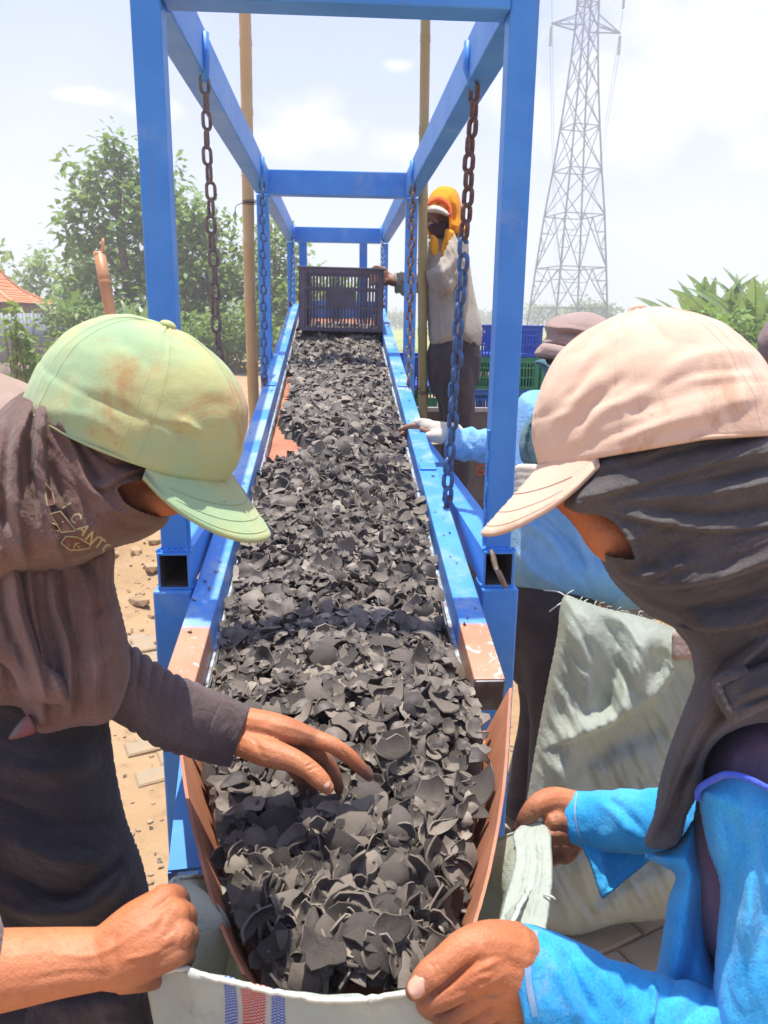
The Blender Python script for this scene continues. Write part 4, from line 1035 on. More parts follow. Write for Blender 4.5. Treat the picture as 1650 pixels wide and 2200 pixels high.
def inflate(outline, d0, H, R, strokes=(), cell=4.5, tilt=(0, 0), noise_amp=.003, nscale=14, aniso=None, back=.6, seed=0, hole=None, smooth_out=True, curve=None):
    """solid cushion: a closed outline given its own distance d0, half thickness H in front and H*back behind, rounded over R pixels.
    tilt: change of distance per pixel.  Returns vertices, faces, and the front mask."""
    ol = round_poly(outline) if smooth_out else np.asarray(outline, float)
    x0, y0 = ol.min(0) - cell; x1, y1 = ol.max(0) + cell
    gx = np.arange(x0, x1 + cell, cell); gy = np.arange(y0, y1 + cell, cell); X, Y = np.meshgrid(gx, gy); X, Y = X.ravel(), Y.ravel()
    sd, near = poly_sd(X, Y, ol); keep = sd > -cell * .75; out = sd < 0
    X[out & keep] = near[out & keep, 0]; Y[out & keep] = near[out & keep, 1]; sd = np.maximum(sd, 0)
    nx = len(gx); i = np.arange(len(gy) - 1)[:, None] * nx + np.arange(nx - 1)[None]
    F = np.stack([i, i + 1, i + nx + 1, i + nx], -1).reshape(-1, 4); F = F[keep[F].all(1)]
    used = np.unique(F); mp = -np.ones(len(X), int); mp[used] = np.arange(len(used)); F = mp[F]; X, Y, sd = X[used], Y[used], sd[used]
    eg = np.sort(np.concatenate([F[:, [0, 1]], F[:, [1, 2]], F[:, [2, 3]], F[:, [3, 0]]]), 1); ue, ct = np.unique(eg[:, 0].astype(np.int64) * len(X) + eg[:, 1], return_counts=True); ue = ue[ct == 1]; rimv = np.unique(np.concatenate([ue // len(X), ue % len(X)])); sd[rimv] = 0
    t = np.clip(sd / R, 0, 1); prof = np.sqrt(1 - (1 - t) ** 2); cx, cy = ol.mean(0)
    dc = d0 + tilt[0] * (X - cx) + tilt[1] * (Y - cy)
    if curve is not None: dc = dc + curve(X, Y)
    st = stroke_val(X, Y, strokes) * np.clip(t * 3, .0, 1) if strokes else 0
    base = np.stack([X, Y, np.zeros_like(X)], 1) / 100.0
    if aniso is not None:
        a = math.radians(aniso); u = base[:, 0] * math.cos(a) + base[:, 1] * math.sin(a); v = -base[:, 0] * math.sin(a) + base[:, 1] * math.cos(a)
        q = np.stack([u * .28, v * 1.5, 0 * u + seed], 1)
    else: q = base + seed
    nz = noise_amp * fbm(q * nscale / 10, 4, seed + 2) * np.clip(t * 2.5, 0, 1)
    df = dc - H * prof - st - nz; db = dc + H * back * prof
    if hole is not None:
        hs, _ = poly_sd(X, Y, round_poly(hole, 120)); lip = np.exp(-(hs / 9) ** 2) * .004 * np.clip(t * 4, 0, 1); df = df - lip
    Vf = np.array([P(a, b, c) for a, b, c in zip(X, Y, df)]) if False else PP(X, Y, df); Vb = PP(X, Y, db)
    n = len(X); Ff = F[:, ::-1]; Fb = F + n
    # weld the border: the outline vertices of both halves coincide
    edge = sd <= 1e-6; idx = np.arange(2 * n); idx[n:][edge] = np.where(edge)[0]
    Fb = idx[Fb]
    if hole is not None: Ff = Ff[~((hs[F] > 0).all(1))]
    V = np.concatenate([Vf, Vb]); return V, np.concatenate([Ff, Fb])
def PP(x, y, d):
    c = np.stack([(x - 825) / FPX * d, (1100 - y) / FPX * d, -d], -1); return c @ CR.T + CAMLOC
def clean(V, F):
    u = np.unique(F); m = -np.ones(len(V), int); m[u] = np.arange(len(u)); return V[u], m[F]
def infl(name, mat, parent, outline, d0, H, R, **kw):
    V, F = clean(*inflate(outline, d0, H, R, **kw)); return put(name, V, F, mat, parent, True)
def loft_px(rows, m=120, n=56, flat=1.0, strokes=(), noise_amp=.0, ring=None, cuff=None, close=(True, True), seed=0, expo=2.0):
    """sleeve or trunk: rows of (pxL,pyL,pxR,pyR,d, depth ratio); ring=(freq, amp) gives gathered folds across; cuff = metres folded inside at the end"""
    r = np.array([[*P(a, b, d), *P(c, e, d), th] for a, b, c, e, d, th in rows]); q = spline(np.column_stack([(r[:, :3] + r[:, 3:6]) / 2, r]), m)
    L, Rr, th = q[:, 3:6], q[:, 6:9], q[:, 9]; C = (L + Rr) / 2; A = (Rr - L) / 2; wv = C - CAMLOC; wv /= np.linalg.norm(wv, axis=1)[:, None]
    la = np.linalg.norm(A, axis=1); ah = A / la[:, None]; B = wv - ah * (wv * ah).sum(1)[:, None]; B /= np.linalg.norm(B, axis=1)[:, None]; B = B * (la * th)[:, None]
    rows_c = [(C[i], A[i], B[i]) for i in range(m)]
    if cuff:
        t = C[-1] - C[-2]; t /= np.linalg.norm(t)
        rows_c += [(C[-1] + t * .001, A[-1] * .955, B[-1] * .955)] + [(C[-1] - t * cuff * k, A[-1] * .95, B[-1] * .95) for k in (.15, .5, 1)]
    ph = np.linspace(0, 2 * np.pi, n, endpoint=False); cp, sp = np.cos(ph), np.sin(ph)
    cp = np.sign(cp) * np.abs(cp) ** (2 / expo); sp = np.sign(sp) * np.abs(sp) ** (2 / expo)
    V = np.array([c + cp[:, None] * a + sp[:, None] * b for c, a, b in rows_c]); M = len(V)
    if noise_amp or ring is not None:
        nd = (V - np.array([c for c, a, b in rows_c])[:, None]); nd /= np.linalg.norm(nd, axis=2)[:, :, None]
        dl = np.concatenate([[0], np.cumsum(np.linalg.norm(np.diff(C, axis=0), axis=1))]); s = np.concatenate([dl, np.full(M - m, dl[-1])])[:, None]
        disp = noise_amp * fbm(np.stack([np.broadcast_to(s * 26, (M, n)), np.broadcast_to(cp * 1.2, (M, n)), np.broadcast_to(sp * 1.2, (M, n))], -1).reshape(-1, 3), 3, seed).reshape(M, n)
        if ring is not None:
            fr, am, sk = ring[:3]; wob = fbm(np.stack([np.broadcast_to(s * 9, (M, n)), np.broadcast_to(cp, (M, n)), np.broadcast_to(sp, (M, n))], -1).reshape(-1, 3), 2, seed + 5).reshape(M, n)
            fade = np.clip(1.15 - 1.1 * s / dl[-1], .0, 1) if len(ring) < 4 else ring[3](s / dl[-1])
            disp = disp + am * fade * (np.abs(np.sin(s * fr + sk * sp[None] + 2.2 * wob)) - .5) * (.55 + .45 * np.sin(ph * 2 + s * 13))
        if cuff: disp[m - 2:] *= .15
        V = V + nd * disp[:, :, None]
    V = V.reshape(-1, 3)
    if strokes:
        x, y, d = proj(V); ctr = np.repeat(np.array([c for c, a, b in rows_c]), n, 0); front = (((V - ctr) * (CAMLOC - V)).sum(1) > 0); dv = CAMLOC - V; dv /= np.linalg.norm(dv, axis=1)[:, None]
        V = V + dv * (stroke_val(x, y, strokes) * front)[:, None]
    F = [(i * n + j, i * n + (j + 1) % n, (i + 1) * n + (j + 1) % n, (i + 1) * n + j) for i in range(M - 1) for j in range(n)]
    F = np.array(F); extra = []
    if close[0]: V = np.vstack([V, rows_c[0][0]]); k = len(V) - 1; extra += [(k, (j + 1) % n, j) for j in range(n)]
    if close[1] and not cuff: V = np.vstack([V, rows_c[-1][0]]); k = len(V) - 1; o = (M - 1) * n; extra += [(k, o + j, o + (j + 1) % n) for j in range(n)]
    return V, [tuple(f) for f in F] + extra
def capsule(rows, m=18, n=14, sq=1.0):
    """tapered limb with round ends through (x, y, z, r)"""
    q = spline(np.asarray(rows, float), m) if len(rows) > 2 else np.linspace(rows[0], rows[1], m)
    p, r = q[:, :3], np.maximum(q[:, 3], 1e-4); t0 = p[0] - p[1]; t0 /= np.linalg.norm(t0); t1 = p[-1] - p[-2]; t1 /= np.linalg.norm(t1); a = np.array([.98, .8, .5])
    hs = np.sqrt(1 - a ** 2)
    p = np.vstack([p[0] + t0 * r[0] * a[:, None], p, p[-1] + t1 * r[-1] * a[::-1, None]]); r = np.concatenate([r[0] * hs, r, r[-1] * hs[::-1]])
    return tube(p, r, n)
def cap_px(*rows, **k): return capsule([(*P(a, b, d), r / 1000) for a, b, d, r in rows], **k)
def ellipsoid(c, rad, R=None, n=24, m=16):
    V = []; F = []
    for i in range(m + 1):
        a = math.pi * i / m
        for j in range(n): V.append((math.sin(a) * math.cos(2 * math.pi * j / n), math.sin(a) * math.sin(2 * math.pi * j / n), math.cos(a)))
    F = [(i * n + j, (i + 1) * n + j, (i + 1) * n + (j + 1) % n, i * n + (j + 1) % n) for i in range(m) for j in range(n)]
    V = np.array(V) * np.asarray(rad); V = V @ np.array(R).T if R is not None else V; return V + np.asarray(c), F
def union(parts, voxel, smooth=3):
    """one continuous surface from overlapping closed pieces"""
    Vs, Fs, c = [], [], 0
    for V, F in parts: Vs.append(np.asarray(V, float)); Fs += [[i + c for i in f] for f in F]; c += len(V)
    o = link('tmp', mesh('tmp', np.concatenate(Vs), Fs, None)); md = o.modifiers.new('r', 'REMESH'); md.mode = 'VOXEL'; md.voxel_size = voxel
    if smooth: s = o.modifiers.new('s', 'SMOOTH'); s.factor = .5; s.iterations = smooth
    dg = bpy.context.evaluated_depsgraph_get(); me = bpy.data.meshes.new_from_object(o.evaluated_get(dg)); bpy.data.objects.remove(o)
    V = me_arrays(me); F = np.empty(len(me.loops), np.int32); me.loops.foreach_get('vertex_index', F); ls = np.empty(len(me.polygons), np.int32); me.polygons.foreach_get('loop_total', ls)
    nrm = me_normals(me)
    if (ls == 4).all(): F = F.reshape(-1, 4)
    else: F = [list(p.vertices) for p in me.polygons]
    bpy.data.meshes.remove(me); return V, F, nrm
def press(V, nrm, strokes):
    """carve strokes into a surface where it faces the camera"""
    x, y, d = proj(V); dv = CAMLOC - V; dv /= np.linalg.norm(dv, axis=1)[:, None]; f = np.clip((nrm * dv).sum(1) * 2, 0, 1)
    return V + nrm * (stroke_val(x, y, strokes) * f)[:, None]
def joined(*vf):
    Vs, Fs, c = [], [], 0
    for V, F in vf: Vs.append(V); Fs.append(np.asarray(F) + c); c += len(V)
    return np.concatenate(Vs), np.concatenate(Fs)
def euler_m(e):
    a, b, c = e; ca, sa, cb, sb, cc, sc = math.cos(a), math.sin(a), math.cos(b), math.sin(b), math.cos(c), math.sin(c)
    return np.array([[ca, -sa, 0], [sa, ca, 0], [0, 0, 1]]) @ np.array([[cb, 0, sb], [0, 1, 0], [-sb, 0, cb]]) @ np.array([[1, 0, 0], [0, cc, -sc], [0, sc, cc]])
def make_cap(parent, e, pos, L, W, H, B, be, tilt, curv, mat, thread, wrinkles, seed, button=True, dents=(), lower=0.0, puff=.012, full=.8):
    """six-panel cap: crown with seams, brim with stitched rows, button"""
    M = euler_m(e); T = P(*pos); wl = lambda q: np.asarray(q, float) @ M.T + T
    n, m = 160, 70; th = np.linspace(0, 2 * np.pi, n, endpoint=False); v = np.linspace(0, 1, m)
    TT, VV = np.meshgrid(th, v); r = np.cos(VV * np.pi / 2) ** full; z = H * np.sin(VV * np.pi / 2) ** .9
    z = z - lower * (1 - VV) * np.clip(-np.cos(TT), 0, 1)
    q = np.stack([L * np.cos(TT) * r, W * np.sin(TT) * r, z], -1).reshape(-1, 3)
    q[:, 0] += puff * np.sin(np.pi * np.clip(VV.ravel() * 1.25, 0, 1)) * np.clip(np.cos(TT.ravel()), 0, 1) ** 1.5
    nr = q / np.array([L * L, W * W, H * H]); nr[:, 2] += .2; nr /= np.linalg.norm(nr, axis=1)[:, None]
    seam = np.min(np.abs((TT[..., None] - np.array([math.radians(a) for a in (0, 60, 120, 180, 240, 300, 360)])) * (r[..., None] + .02)), -1).ravel()
    dsp = -.0014 * np.exp(-(seam / .012) ** 2) + .0009 * np.exp(-((seam - .03) / .016) ** 2) + .0022 * fbm(q * 24, 3, seed) * np.clip(1.3 - VV.ravel(), .3, 1) + wrinkles * vnoise(q * np.array([11, 15, 30]) + seed, seed)
    band = (VV.ravel() < .2); dsp = dsp + np.where(band, .0006, 0) - .0008 * np.exp(-((VV.ravel() - .2) / .02) ** 2)
    q = q + nr * dsp[:, None]
    V = wl(q)
    if dents:
        x, y, d = proj(V); dv = CAMLOC - V; dv /= np.linalg.norm(dv, axis=1)[:, None]; f = np.clip(((nr @ M.T) * dv).sum(1) * 2, 0, 1); V = V + (nr @ M.T) * (stroke_val(x, y, dents) * f)[:, None]
    inner = wl(q * np.array([.965, .965, .97]) - np.array([0, 0, .001]))
    i = np.arange(m - 1)[:, None] * n + np.arange(n)[None]; j = np.arange(m - 1)[:, None] * n + (np.arange(n)[None] + 1) % n
    F = np.stack([i, j, j + n, i + n], -1).reshape(-1, 4); k = np.arange(n); k2 = (k + 1) % n
    F = np.concatenate([F, F[:, ::-1] + len(V), np.stack([k2, k, k + len(V), k2 + len(V)], -1)])
    put('crown', np.concatenate([V, inner]), F, mat, parent)
    # brim: curved plate 3 mm thick
    u = np.linspace(-1, 1, 61); a = u * be; s = np.linspace(0, 1, 20)
    x = L * np.cos(a); y = W * np.sin(a); ex = B * np.sqrt(np.clip(1 - np.abs(u) ** 2.6, 0, 1))
    xx = x[None] + ex[None] * s[:, None]; yy = np.broadcast_to(y, xx.shape); zz = -tilt * (xx - x[None]) - curv * (yy / W) ** 2 * s[:, None] + .001
    top = np.stack([xx, yy, zz], -1).reshape(-1, 3); top[:, 2] += .0004 * np.sin(np.repeat(s, 61) * 62) * (np.repeat(s, 61) > .15) + .0012 * vnoise(top * 22, seed + 3)
    bot = top - np.array([0, 0, .0032]); nn = 61; i = np.arange(19)[:, None] * nn + np.arange(60)[None]; Ft = np.stack([i, i + 1, i + nn + 1, i + nn], -1).reshape(-1, 4)
    o = 19 * nn + np.arange(60); nt_ = len(top); Fe = np.stack([o, o + 1, o + 1 + nt_, o + nt_], -1)
    put('brim', wl(np.concatenate([top, bot])), np.concatenate([Ft, Ft[:, ::-1] + nt_, Fe]), mat, parent)
    # stitched rows and seam threads
    sb = MB()
    for k in (8, 13, 17): sb.tube(wl(top.reshape(20, 61, 3)[k, 4:-4] + np.array([0, 0, .0004])), .00045, 4)
    if thread is not None:
        for ang in (60, 120, 180, 240, 300, 0):
            c_ = int(round(ang / 360 * n)) % n
            for off in (-2, 2):
                line = V.reshape(m, n, 3)[0:64, (c_ + off) % n]; nl = (nr @ M.T).reshape(m, n, 3)[0:64, (c_ + off) % n]; sb.tube(line + nl * .00005, .00028, 4)
    ob = sb.obj('stitching', thread or mat, parent, True); ob['kind'] = 'stuff'
    if button: bV, bF = ellipsoid(wl((0, 0, H + .001)), (.0085, .0085, .005), M); put('button', bV, bF, mat, parent)
    # sweat band edge
    rr = wl(np.stack([L * np.cos(th), W * np.sin(th), 0 * th + .001 - lower * np.clip(-np.cos(th), 0, 1)], 1)); put('hem', *tube(rr, .0017, 6, True), mat, parent)
    return wl, M, T
def head_parts(wl, M, k=(1, 1, 1), sh=(0, 0, 0)):
    """skull, face with nose, brows, cheeks, lips, chin, ears in cap coordinates (x forward, z up)"""
    E = lambda c, r: (lambda vf: (wl(vf[0]), vf[1]))(ellipsoid(np.array(c) * np.array(k) + np.array(sh), np.array(r) * np.array(k)))
    return [E((-.012, 0, .0), (.098, .08, .105)), E((.03, 0, -.065), (.066, .062, .088)), E((.058, 0, -.145), (.036, .036, .03)), E((.09, 0, -.025), (.02, .05, .014)),
            E((.102, 0, -.07), (.017, .012, .03)), E((.106, 0, -.09), (.013, .019, .012)), E((.066, .035, -.075), (.026, .022, .024)), E((.066, -.035, -.075), (.026, .022, .024)),
            E((.086, 0, -.118), (.014, .026, .008)), E((.084, 0, -.13), (.014, .022, .008)), E((-.012, .08, -.05), (.02, .01, .032)), E((-.012, -.08, -.05), (.02, .01, .032)),
            E((.08, .03, -.045), (.014, .017, .01)), E((.08, -.03, -.045), (.014, .017, .01))]
def skin_mat(name, c1, c2, grime=None):
    m, nt, b = new_mat(name); v = co(nt)
    col = mixc(nt, sstep(nt, noise(nt, v, 16, 5, .6), .35, .68), c1, c2)
    col = mixc(nt, math_n(nt, 'MULTIPLY', sstep(nt, noise(nt, v, 130, 5, .72), .5, .72), .42), col, tuple(x * .55 for x in c1))
    if grime: col = mixc(nt, math_n(nt, 'MULTIPLY', sstep(nt, noise(nt, v, 26, 7, .65, .5), .54, .72), .6), col, grime)
    so = N(nt, 'ShaderNodeAttribute', attribute_name='soot').outputs['Fac']; k = math_n(nt, 'MULTIPLY', so, math_n(nt, 'ADD', .35, noise(nt, v, 55, 6, .7)), clamp=True)
    col = mixc(nt, k, col, (.075, .05, .04))
    nt.links.new(col, b.inputs['Base Color']); b.inputs['Roughness'].default_value = .52; b.inputs['Specular IOR Level'].default_value = .4
    b.inputs['Subsurface Weight'].default_value = .12; b.inputs['Subsurface Radius'].default_value = (.9, .35, .2); b.inputs['Subsurface Scale'].default_value = .004
    w = N(nt, 'ShaderNodeTexVoronoi', ins={'Vector': v, 'Scale': 420.0}).outputs[0]
    cr = math_n(nt, 'ABSOLUTE', math_n(nt, 'SUBTRACT', noise(nt, v, 62, 4, .6, 1.8), .5)); bump(nt, b, math_n(nt, 'ADD', math_n(nt, 'ADD', math_n(nt, 'MULTIPLY', noise(nt, v, 75, 5, .65, 1.2), .8), math_n(nt, 'MULTIPLY', cr, 1.6)), math_n(nt, 'MULTIPLY', w, .35)), .55, .0015); return m
M_SKIN = skin_mat('tanned_skin', (.50, .165, .062), (.56, .215, .095))
M_SKIN2 = skin_mat('dirty_skin', (.47, .155, .06), (.53, .20, .088), (.2, .11, .075))
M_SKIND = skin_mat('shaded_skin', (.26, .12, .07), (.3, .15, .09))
M_NAIL = pmat('nail', (.62, .36, .25), (.55, .3, .2), 60, .35)
def soot(o, spots):
    """charcoal dust on the skin near the given points (px, py, d, radius)"""
    me = o.data; V = me_arrays(me) + np.array(wmat(o).translation); a = np.zeros(len(V))
    for x, y, d, r in spots: a = np.maximum(a, np.exp(-((np.linalg.norm(V - P(x, y, d), axis=1) / r) ** 2)))
    at = me.attributes.new('soot', 'FLOAT', 'POINT'); at.data.foreach_set('value', a.astype(np.float32))
def nail(parent, px, py, d, direction, width, length, up):
    """thin curved finger nail lying on a finger tip"""
    c = P(px, py, d); t = np.array(direction, float); t /= np.linalg.norm(t); upv = np.array(up, float); upv -= t * (upv @ t); upv /= np.linalg.norm(upv); s = np.cross(t, upv); V = []; F = []; n = 9; m = 8
    for i in range(m):
        for j in range(n):
            u = j / (n - 1) * 2 - 1; w_ = i / (m - 1) * 2 - 1; k = (1 - abs(w_) ** 3 * .45)
            V.append(c + s * u * width * k + t * w_ * length - upv * (u * u * width * .55 + w_ * w_ * length * .12))
    for i in range(m - 1):
        for j in range(n - 1): F.append((i * n + j, i * n + j + 1, (i + 1) * n + j + 1, (i + 1) * n + j))
    o = put('fingernail', np.array(V), F, M_NAIL, parent); so = o.modifiers.new('s', 'SOLIDIFY'); so.thickness = .0007; return o
def trousers(parent, hip, foot_y, mat, shoe, sep=.17, lean=(0, 0), r=.085):
    """two trouser legs from the hip point to the ground, with shoes"""
    hip = np.asarray(hip, float)
    gz = lambda p: float(ground_h(np.array([p[0]]), np.array([p[1]]))[0])
    prt = [capsule([(*hip, r * 1.5), (*(hip + (0, 0, -.12)), r * 1.35)], 8, 24)]; ends = []
    for s in (-1, 1):
        f = hip + np.array([lean[0], lean[1] + s * sep / 2, 0]); f[2] = foot_y + .08
        k = (hip + f) / 2 + np.array([.03, 0, 0]); h0 = hip + np.array([0, s * sep * .35, -.08])
        prt.append(capsule([(*h0, r), (*k, r * .85), (*f, r * .72)], 16, 20)); ends.append(f)
    V, F, nr = union(prt, .012, 4); q = V * np.array([10, 10, 3.]); V = V + nr * (.006 * fbm(q, 3, 4))[:, None]
    put('trousers', V, F, mat, parent)
    for f in ends:
        V, F, nr = union([capsule([(f[0] - .03, f[1], foot_y + .05, .045), (f[0] + .14, f[1], foot_y + .035, .035)], 10, 14)], .008, 2); V[:, 2] = np.maximum(V[:, 2], foot_y + .002); put('shoe', V, F, shoe, parent)
# ================================================================ the man at the left
M_GREEN = None
def cap_mat(name, c, c2, stain, stain2=None):
    m, nt, b = new_mat(name); v = co(nt)
    col = mixc(nt, sstep(nt, noise(nt, v, 9, 5, .6), .36, .66), c, c2)
    col = mixc(nt, math_n(nt, 'MULTIPLY', sstep(nt, noise(nt, v, 13, 7, .66, .8), .50, .68), .8), col, stain)
    col = mixc(nt, math_n(nt, 'MULTIPLY', sstep(nt, noise(nt, v, 70, 5, .7), .655, .72), .75), col, stain2 or tuple(x * .5 for x in stain))
    nt.links.new(col, b.inputs['Base Color']); b.inputs['Roughness'].default_value = .95; b.inputs['Specular IOR Level'].default_value = .1; b.inputs['Sheen Weight'].default_value = .2
    h = math_n(nt, 'ADD', math_n(nt, 'MULTIPLY', noise(nt, v, 40, 4, .6), 2.2), math_n(nt, 'MULTIPLY', noise(nt, v, 520, 3, .6), .6)); bump(nt, b, h, .4, .0012); return m
M_GCAP = cap_mat('faded_green_cotton', (.32, .45, .25), (.46, .46, .2), (.42, .24, .10), (.16, .09, .05))
M_BCAP = cap_mat('beige_cotton', (.66, .46, .33), (.70, .50, .37), (.46, .26, .16), (.45, .3, .22))
M_BROWN = fabric('brown_tshirt_cotton', (.135, .08, .064), (.18, .115, .094), (.26, .18, .145), .42)
M_BLACK = fabric('black_cotton', (.033, .030, .032), (.05, .046, .048), (.07, .06, .055), .3)
M_GREYC = fabric('charcoal_headcloth', (.062, .055, .053), (.095, .085, .08), (.19, .165, .14), .38)
M_TROU = fabric('dark_trousers', (.05, .04, .042), (.075, .062, .06), (.1, .075, .065), .4)
M_SHOE = pmat('dusty_shoe', (.06, .05, .045), (.12, .1, .08), 12, .8)
M_BLUET = fabric('bright_blue_cotton', (.03, .32, .66), (.07, .40, .72), (.38, .42, .40), .38, wr=.28)
M_PURP = fabric('purple_brown_jersey', (.11, .075, .11), (.15, .10, .13), (.2, .12, .11), .35)
M_PURPS = fabric('mauve_sleeve', (.15, .115, .14), (.19, .15, .17), None)
M_LBLUE = fabric('pale_blue_cotton', (.2, .46, .76), (.3, .55, .8), (.36, .46, .56), .3)
M_TEAL = fabric('teal_scarf', (.05, .12, .14), (.1, .2, .22), (.2, .3, .32), .4)
M_THREAD = pmat('pale_thread', (.30, .40, .2)); M_THREADB = pmat('tan_thread', (.5, .335, .23))
M_PRINT = pmat('cream_print', (.5, .44, .24), (.4, .34, .18), 60, .85); M_PRINTB = pmat('rust_print', (.17, .065, .045), (.13, .06, .045), 40, .85)
def on_front(o, polys, lift=.0012):
    """lay flat shapes given in photograph pixels on the front surface of a mesh object (print on cloth)"""
    mw = wmat(o); imw = mw.inverted(); dep = bpy.context.evaluated_depsgraph_get(); dep.update(); ov = imw @ Vector(CAMLOC)
    V = []; F = []
    for pl in polys:
        b = len(V); ok = True
        for x, y in pl:
            t = imw.to_3x3() @ (Vector(P(x, y, 1)) - Vector(CAMLOC)); t.normalize(); hit, loc, nrm, fi = o.ray_cast(ov, t)
            if not hit: ok = False; break
            V.append(np.array(mw @ (loc - t * lift)))
        if ok: F.append(tuple(range(b, len(V))))
        else: V = V[:b]
    return np.array(V), F
def glyph_polys(text, x, y, ang, size, squash=1.0, adv=1.06, bend=0.0):
    """blocky capitals as pixel quads along a slanted baseline"""
    G = {'I': [((.5, 0), (.5, 1))], 'C': [((.9, .8), (.62, 1)), ((.62, 1), (.25, .92)), ((.25, .92), (.05, .5)), ((.05, .5), (.25, .08)), ((.25, .08), (.62, 0)), ((.62, 0), (.9, .2))], 'A': [((.02, 0), (.5, 1)), ((.5, 1), (.98, 0)), ((.22, .35), (.78, .35))],
         'N': [((.08, 0), (.08, 1)), ((.08, 1), (.92, 0)), ((.92, 0), (.92, 1))], 'T': [((.5, 0), (.5, 1)), ((.05, 1), (.95, 1))], 'O': [((.5, 1), (.1, .75)), ((.1, .75), (.1, .25)), ((.1, .25), (.5, 0))]}
    out = []; cx = 0.0
    for ch in text:
        if ch == ' ': cx += .55; continue
        a = math.radians(ang + bend * cx); 
        for (u0, v0), (u1, v1) in G[ch]:
            n = 3
            for k in range(n):
                f0, f1 = k / n - .04, (k + 1) / n + .04; p0 = np.array([u0 + (u1 - u0) * f0, v0 + (v1 - v0) * f0]); p1 = np.array([u0 + (u1 - u0) * f1, v0 + (v1 - v0) * f1])
                t = p1 - p0; nn = np.array([-t[1], t[0]]); nn = nn / (np.linalg.norm(nn) + 1e-9) * .11
                q = []
                for p in (p0 + nn, p1 + nn, p1 - nn, p0 - nn):
                    uu = (cx + p[0] * .8) * size; vv = p[1] * size * squash; q.append((x + uu * math.cos(a) + vv * math.sin(a), y + uu * math.sin(a) - vv * math.cos(a)))
                out.append(q)
        cx += (.5 if ch == 'I' else adv)
    return out
def left_man():
    root = empty('person', P(120, 2100, .98) * np.array([1, 1, 0]), 'person in a faded green cap and brown head cloth reaching over the charcoal', 'person')
    cap = empty('green_cap', P(280, 938, .815)); cap.parent = root; cap.location = Vector(P(280, 938, .815)) - root.location
    wl, M, T = make_cap(cap, (-.3864, .3507, -.1373), (280, 938.5, .815), .1128, .0959, .1217, .0672, .8843, .515, .0156, M_GCAP, M_GCAP, .0012, 3,
        dents=[('r', [(380, 905), (400, 910), (430, 935)], 9, .004), ('r', [(372, 925), (395, 930), (420, 955)], 10, -.003), ('r', [(110, 880), (200, 905), (280, 960)], 16, .0022), ('r', [(170, 850), (260, 880), (330, 930)], 18, -.002), ('r', [(230, 715), (300, 760), (340, 800)], 18, -.0015)])
    cap['label'] = 'faded green baseball cap with brown stains'
    hole = [(252, 1046), (300, 1030), (350, 1036), (380, 1075), (376, 1096), (352, 1112), (318, 1106), (290, 1096), (264, 1078)]
    # hood and mask: shirt wrapped round the head
    hood = infl('head_cloth', M_BROWN, root, [(58, 838), (120, 835), (230, 880), (330, 965), (385, 1040), (380, 1085), (368, 1104), (352, 1132), (300, 1162), (246, 1178), (215, 1200), (150, 1230), (60, 1240), (-40, 1250), (-90, 1100), (-60, 960), (0, 880)],
        .825, .098, 85, cell=3.2, hole=hole, noise_amp=.0045, nscale=19, aniso=55, seed=3, back=1.5, tilt=(.00004, -.00004), curve=lambda x, y: .00016 * np.clip(x - 230, 0, 200) + .00007 * np.clip(y - 1080, 0, 300) - .00008 * np.clip(900 - y, 0, 100), strokes=[
        ('s', [(98, 850), (92, 980), (110, 1120), (150, 1240)], 20, .014), ('s', [(70, 860), (40, 960), (38, 1100), (60, 1240)], 24, .012), ('r', [(78, 850), (66, 980), (84, 1120)], 8, -.012), ('r', [(24, 900), (10, 1010), (14, 1140)], 9, -.010),
        ('s', [(110, 868), (160, 960), (190, 1040), (235, 1082)], 16, .010), ('r', [(125, 880), (180, 985), (215, 1045)], 7, -.006), ('s', [(330, 1000), (270, 1018), (225, 1048), (195, 1040)], 13, .008), ('r', [(190, 930), (250, 970), (320, 990)], 8, .004), ('r', [(180, 945), (235, 990), (300, 1004)], 6, -.004),
        ('r', [(232, 1084), (262, 1104), (310, 1118), (356, 1122)], 9, .005), ('r', [(240, 1102), (280, 1130), (340, 1130)], 9, -.004), ('r', [(130, 1060), (170, 1130), (240, 1160)], 26, .006), ('r', [(105, 990), (130, 1060), (150, 1130)], 9, -.006)])
    sl = MB(); ring = round_poly(hole, 60); 
    # ribbed cuff that frames the eyes
    cuffV, cuffF = clean(*inflate([(190, 1040), (208, 1030), (250, 1058), (232, 1082), (216, 1076)], .752, .008, 9, cell=2.2, noise_amp=.0, strokes=[('r', [(192 + 7 * i, 1042 + 4 * i - 10), (214 + 3.6 * i, 1068 + 2.4 * i)], 2.0, .0016) for i in range(7)], back=.8, seed=1))
    put('ribbed_cuff', cuffV, cuffF, M_PURPS, root)
    # printed words and badge on the cloth
    V, F = on_front(hood, [q for ch, gx, gy, ga in (('I', 143, 1086, 56), ('C', 164, 1113, 54), ('A', 180, 1137, 52), ('N', 197, 1156, 43), ('T', 214, 1167, 36), ('O', 231, 1180, 38)) for q in glyph_polys(ch, gx - (9.2 * math.cos(math.radians(ga)) + 11 * math.sin(math.radians(ga))), gy - (9.2 * math.sin(math.radians(ga)) - 11 * math.cos(math.radians(ga))), ga, 23, .95)])
    put('lettering', V, F, M_PRINT, root, False)
    def band(pts, w_=1.3):
        pts = np.array(pts, float); out = []
        for a, b in zip(pts[:-1], pts[1:]):
            t = b - a; nn = np.array([-t[1], t[0]]); nn /= np.linalg.norm(nn) + 1e-9; out.append([a + nn * w_, b + nn * w_, b - nn * w_, a - nn * w_])
        return out
    def fan(pts): # triangles from the centre
        pts = np.array(pts, float); c = pts.mean(0); return [[c, a, b] for a, b in zip(pts, np.roll(pts, -1, 0))]
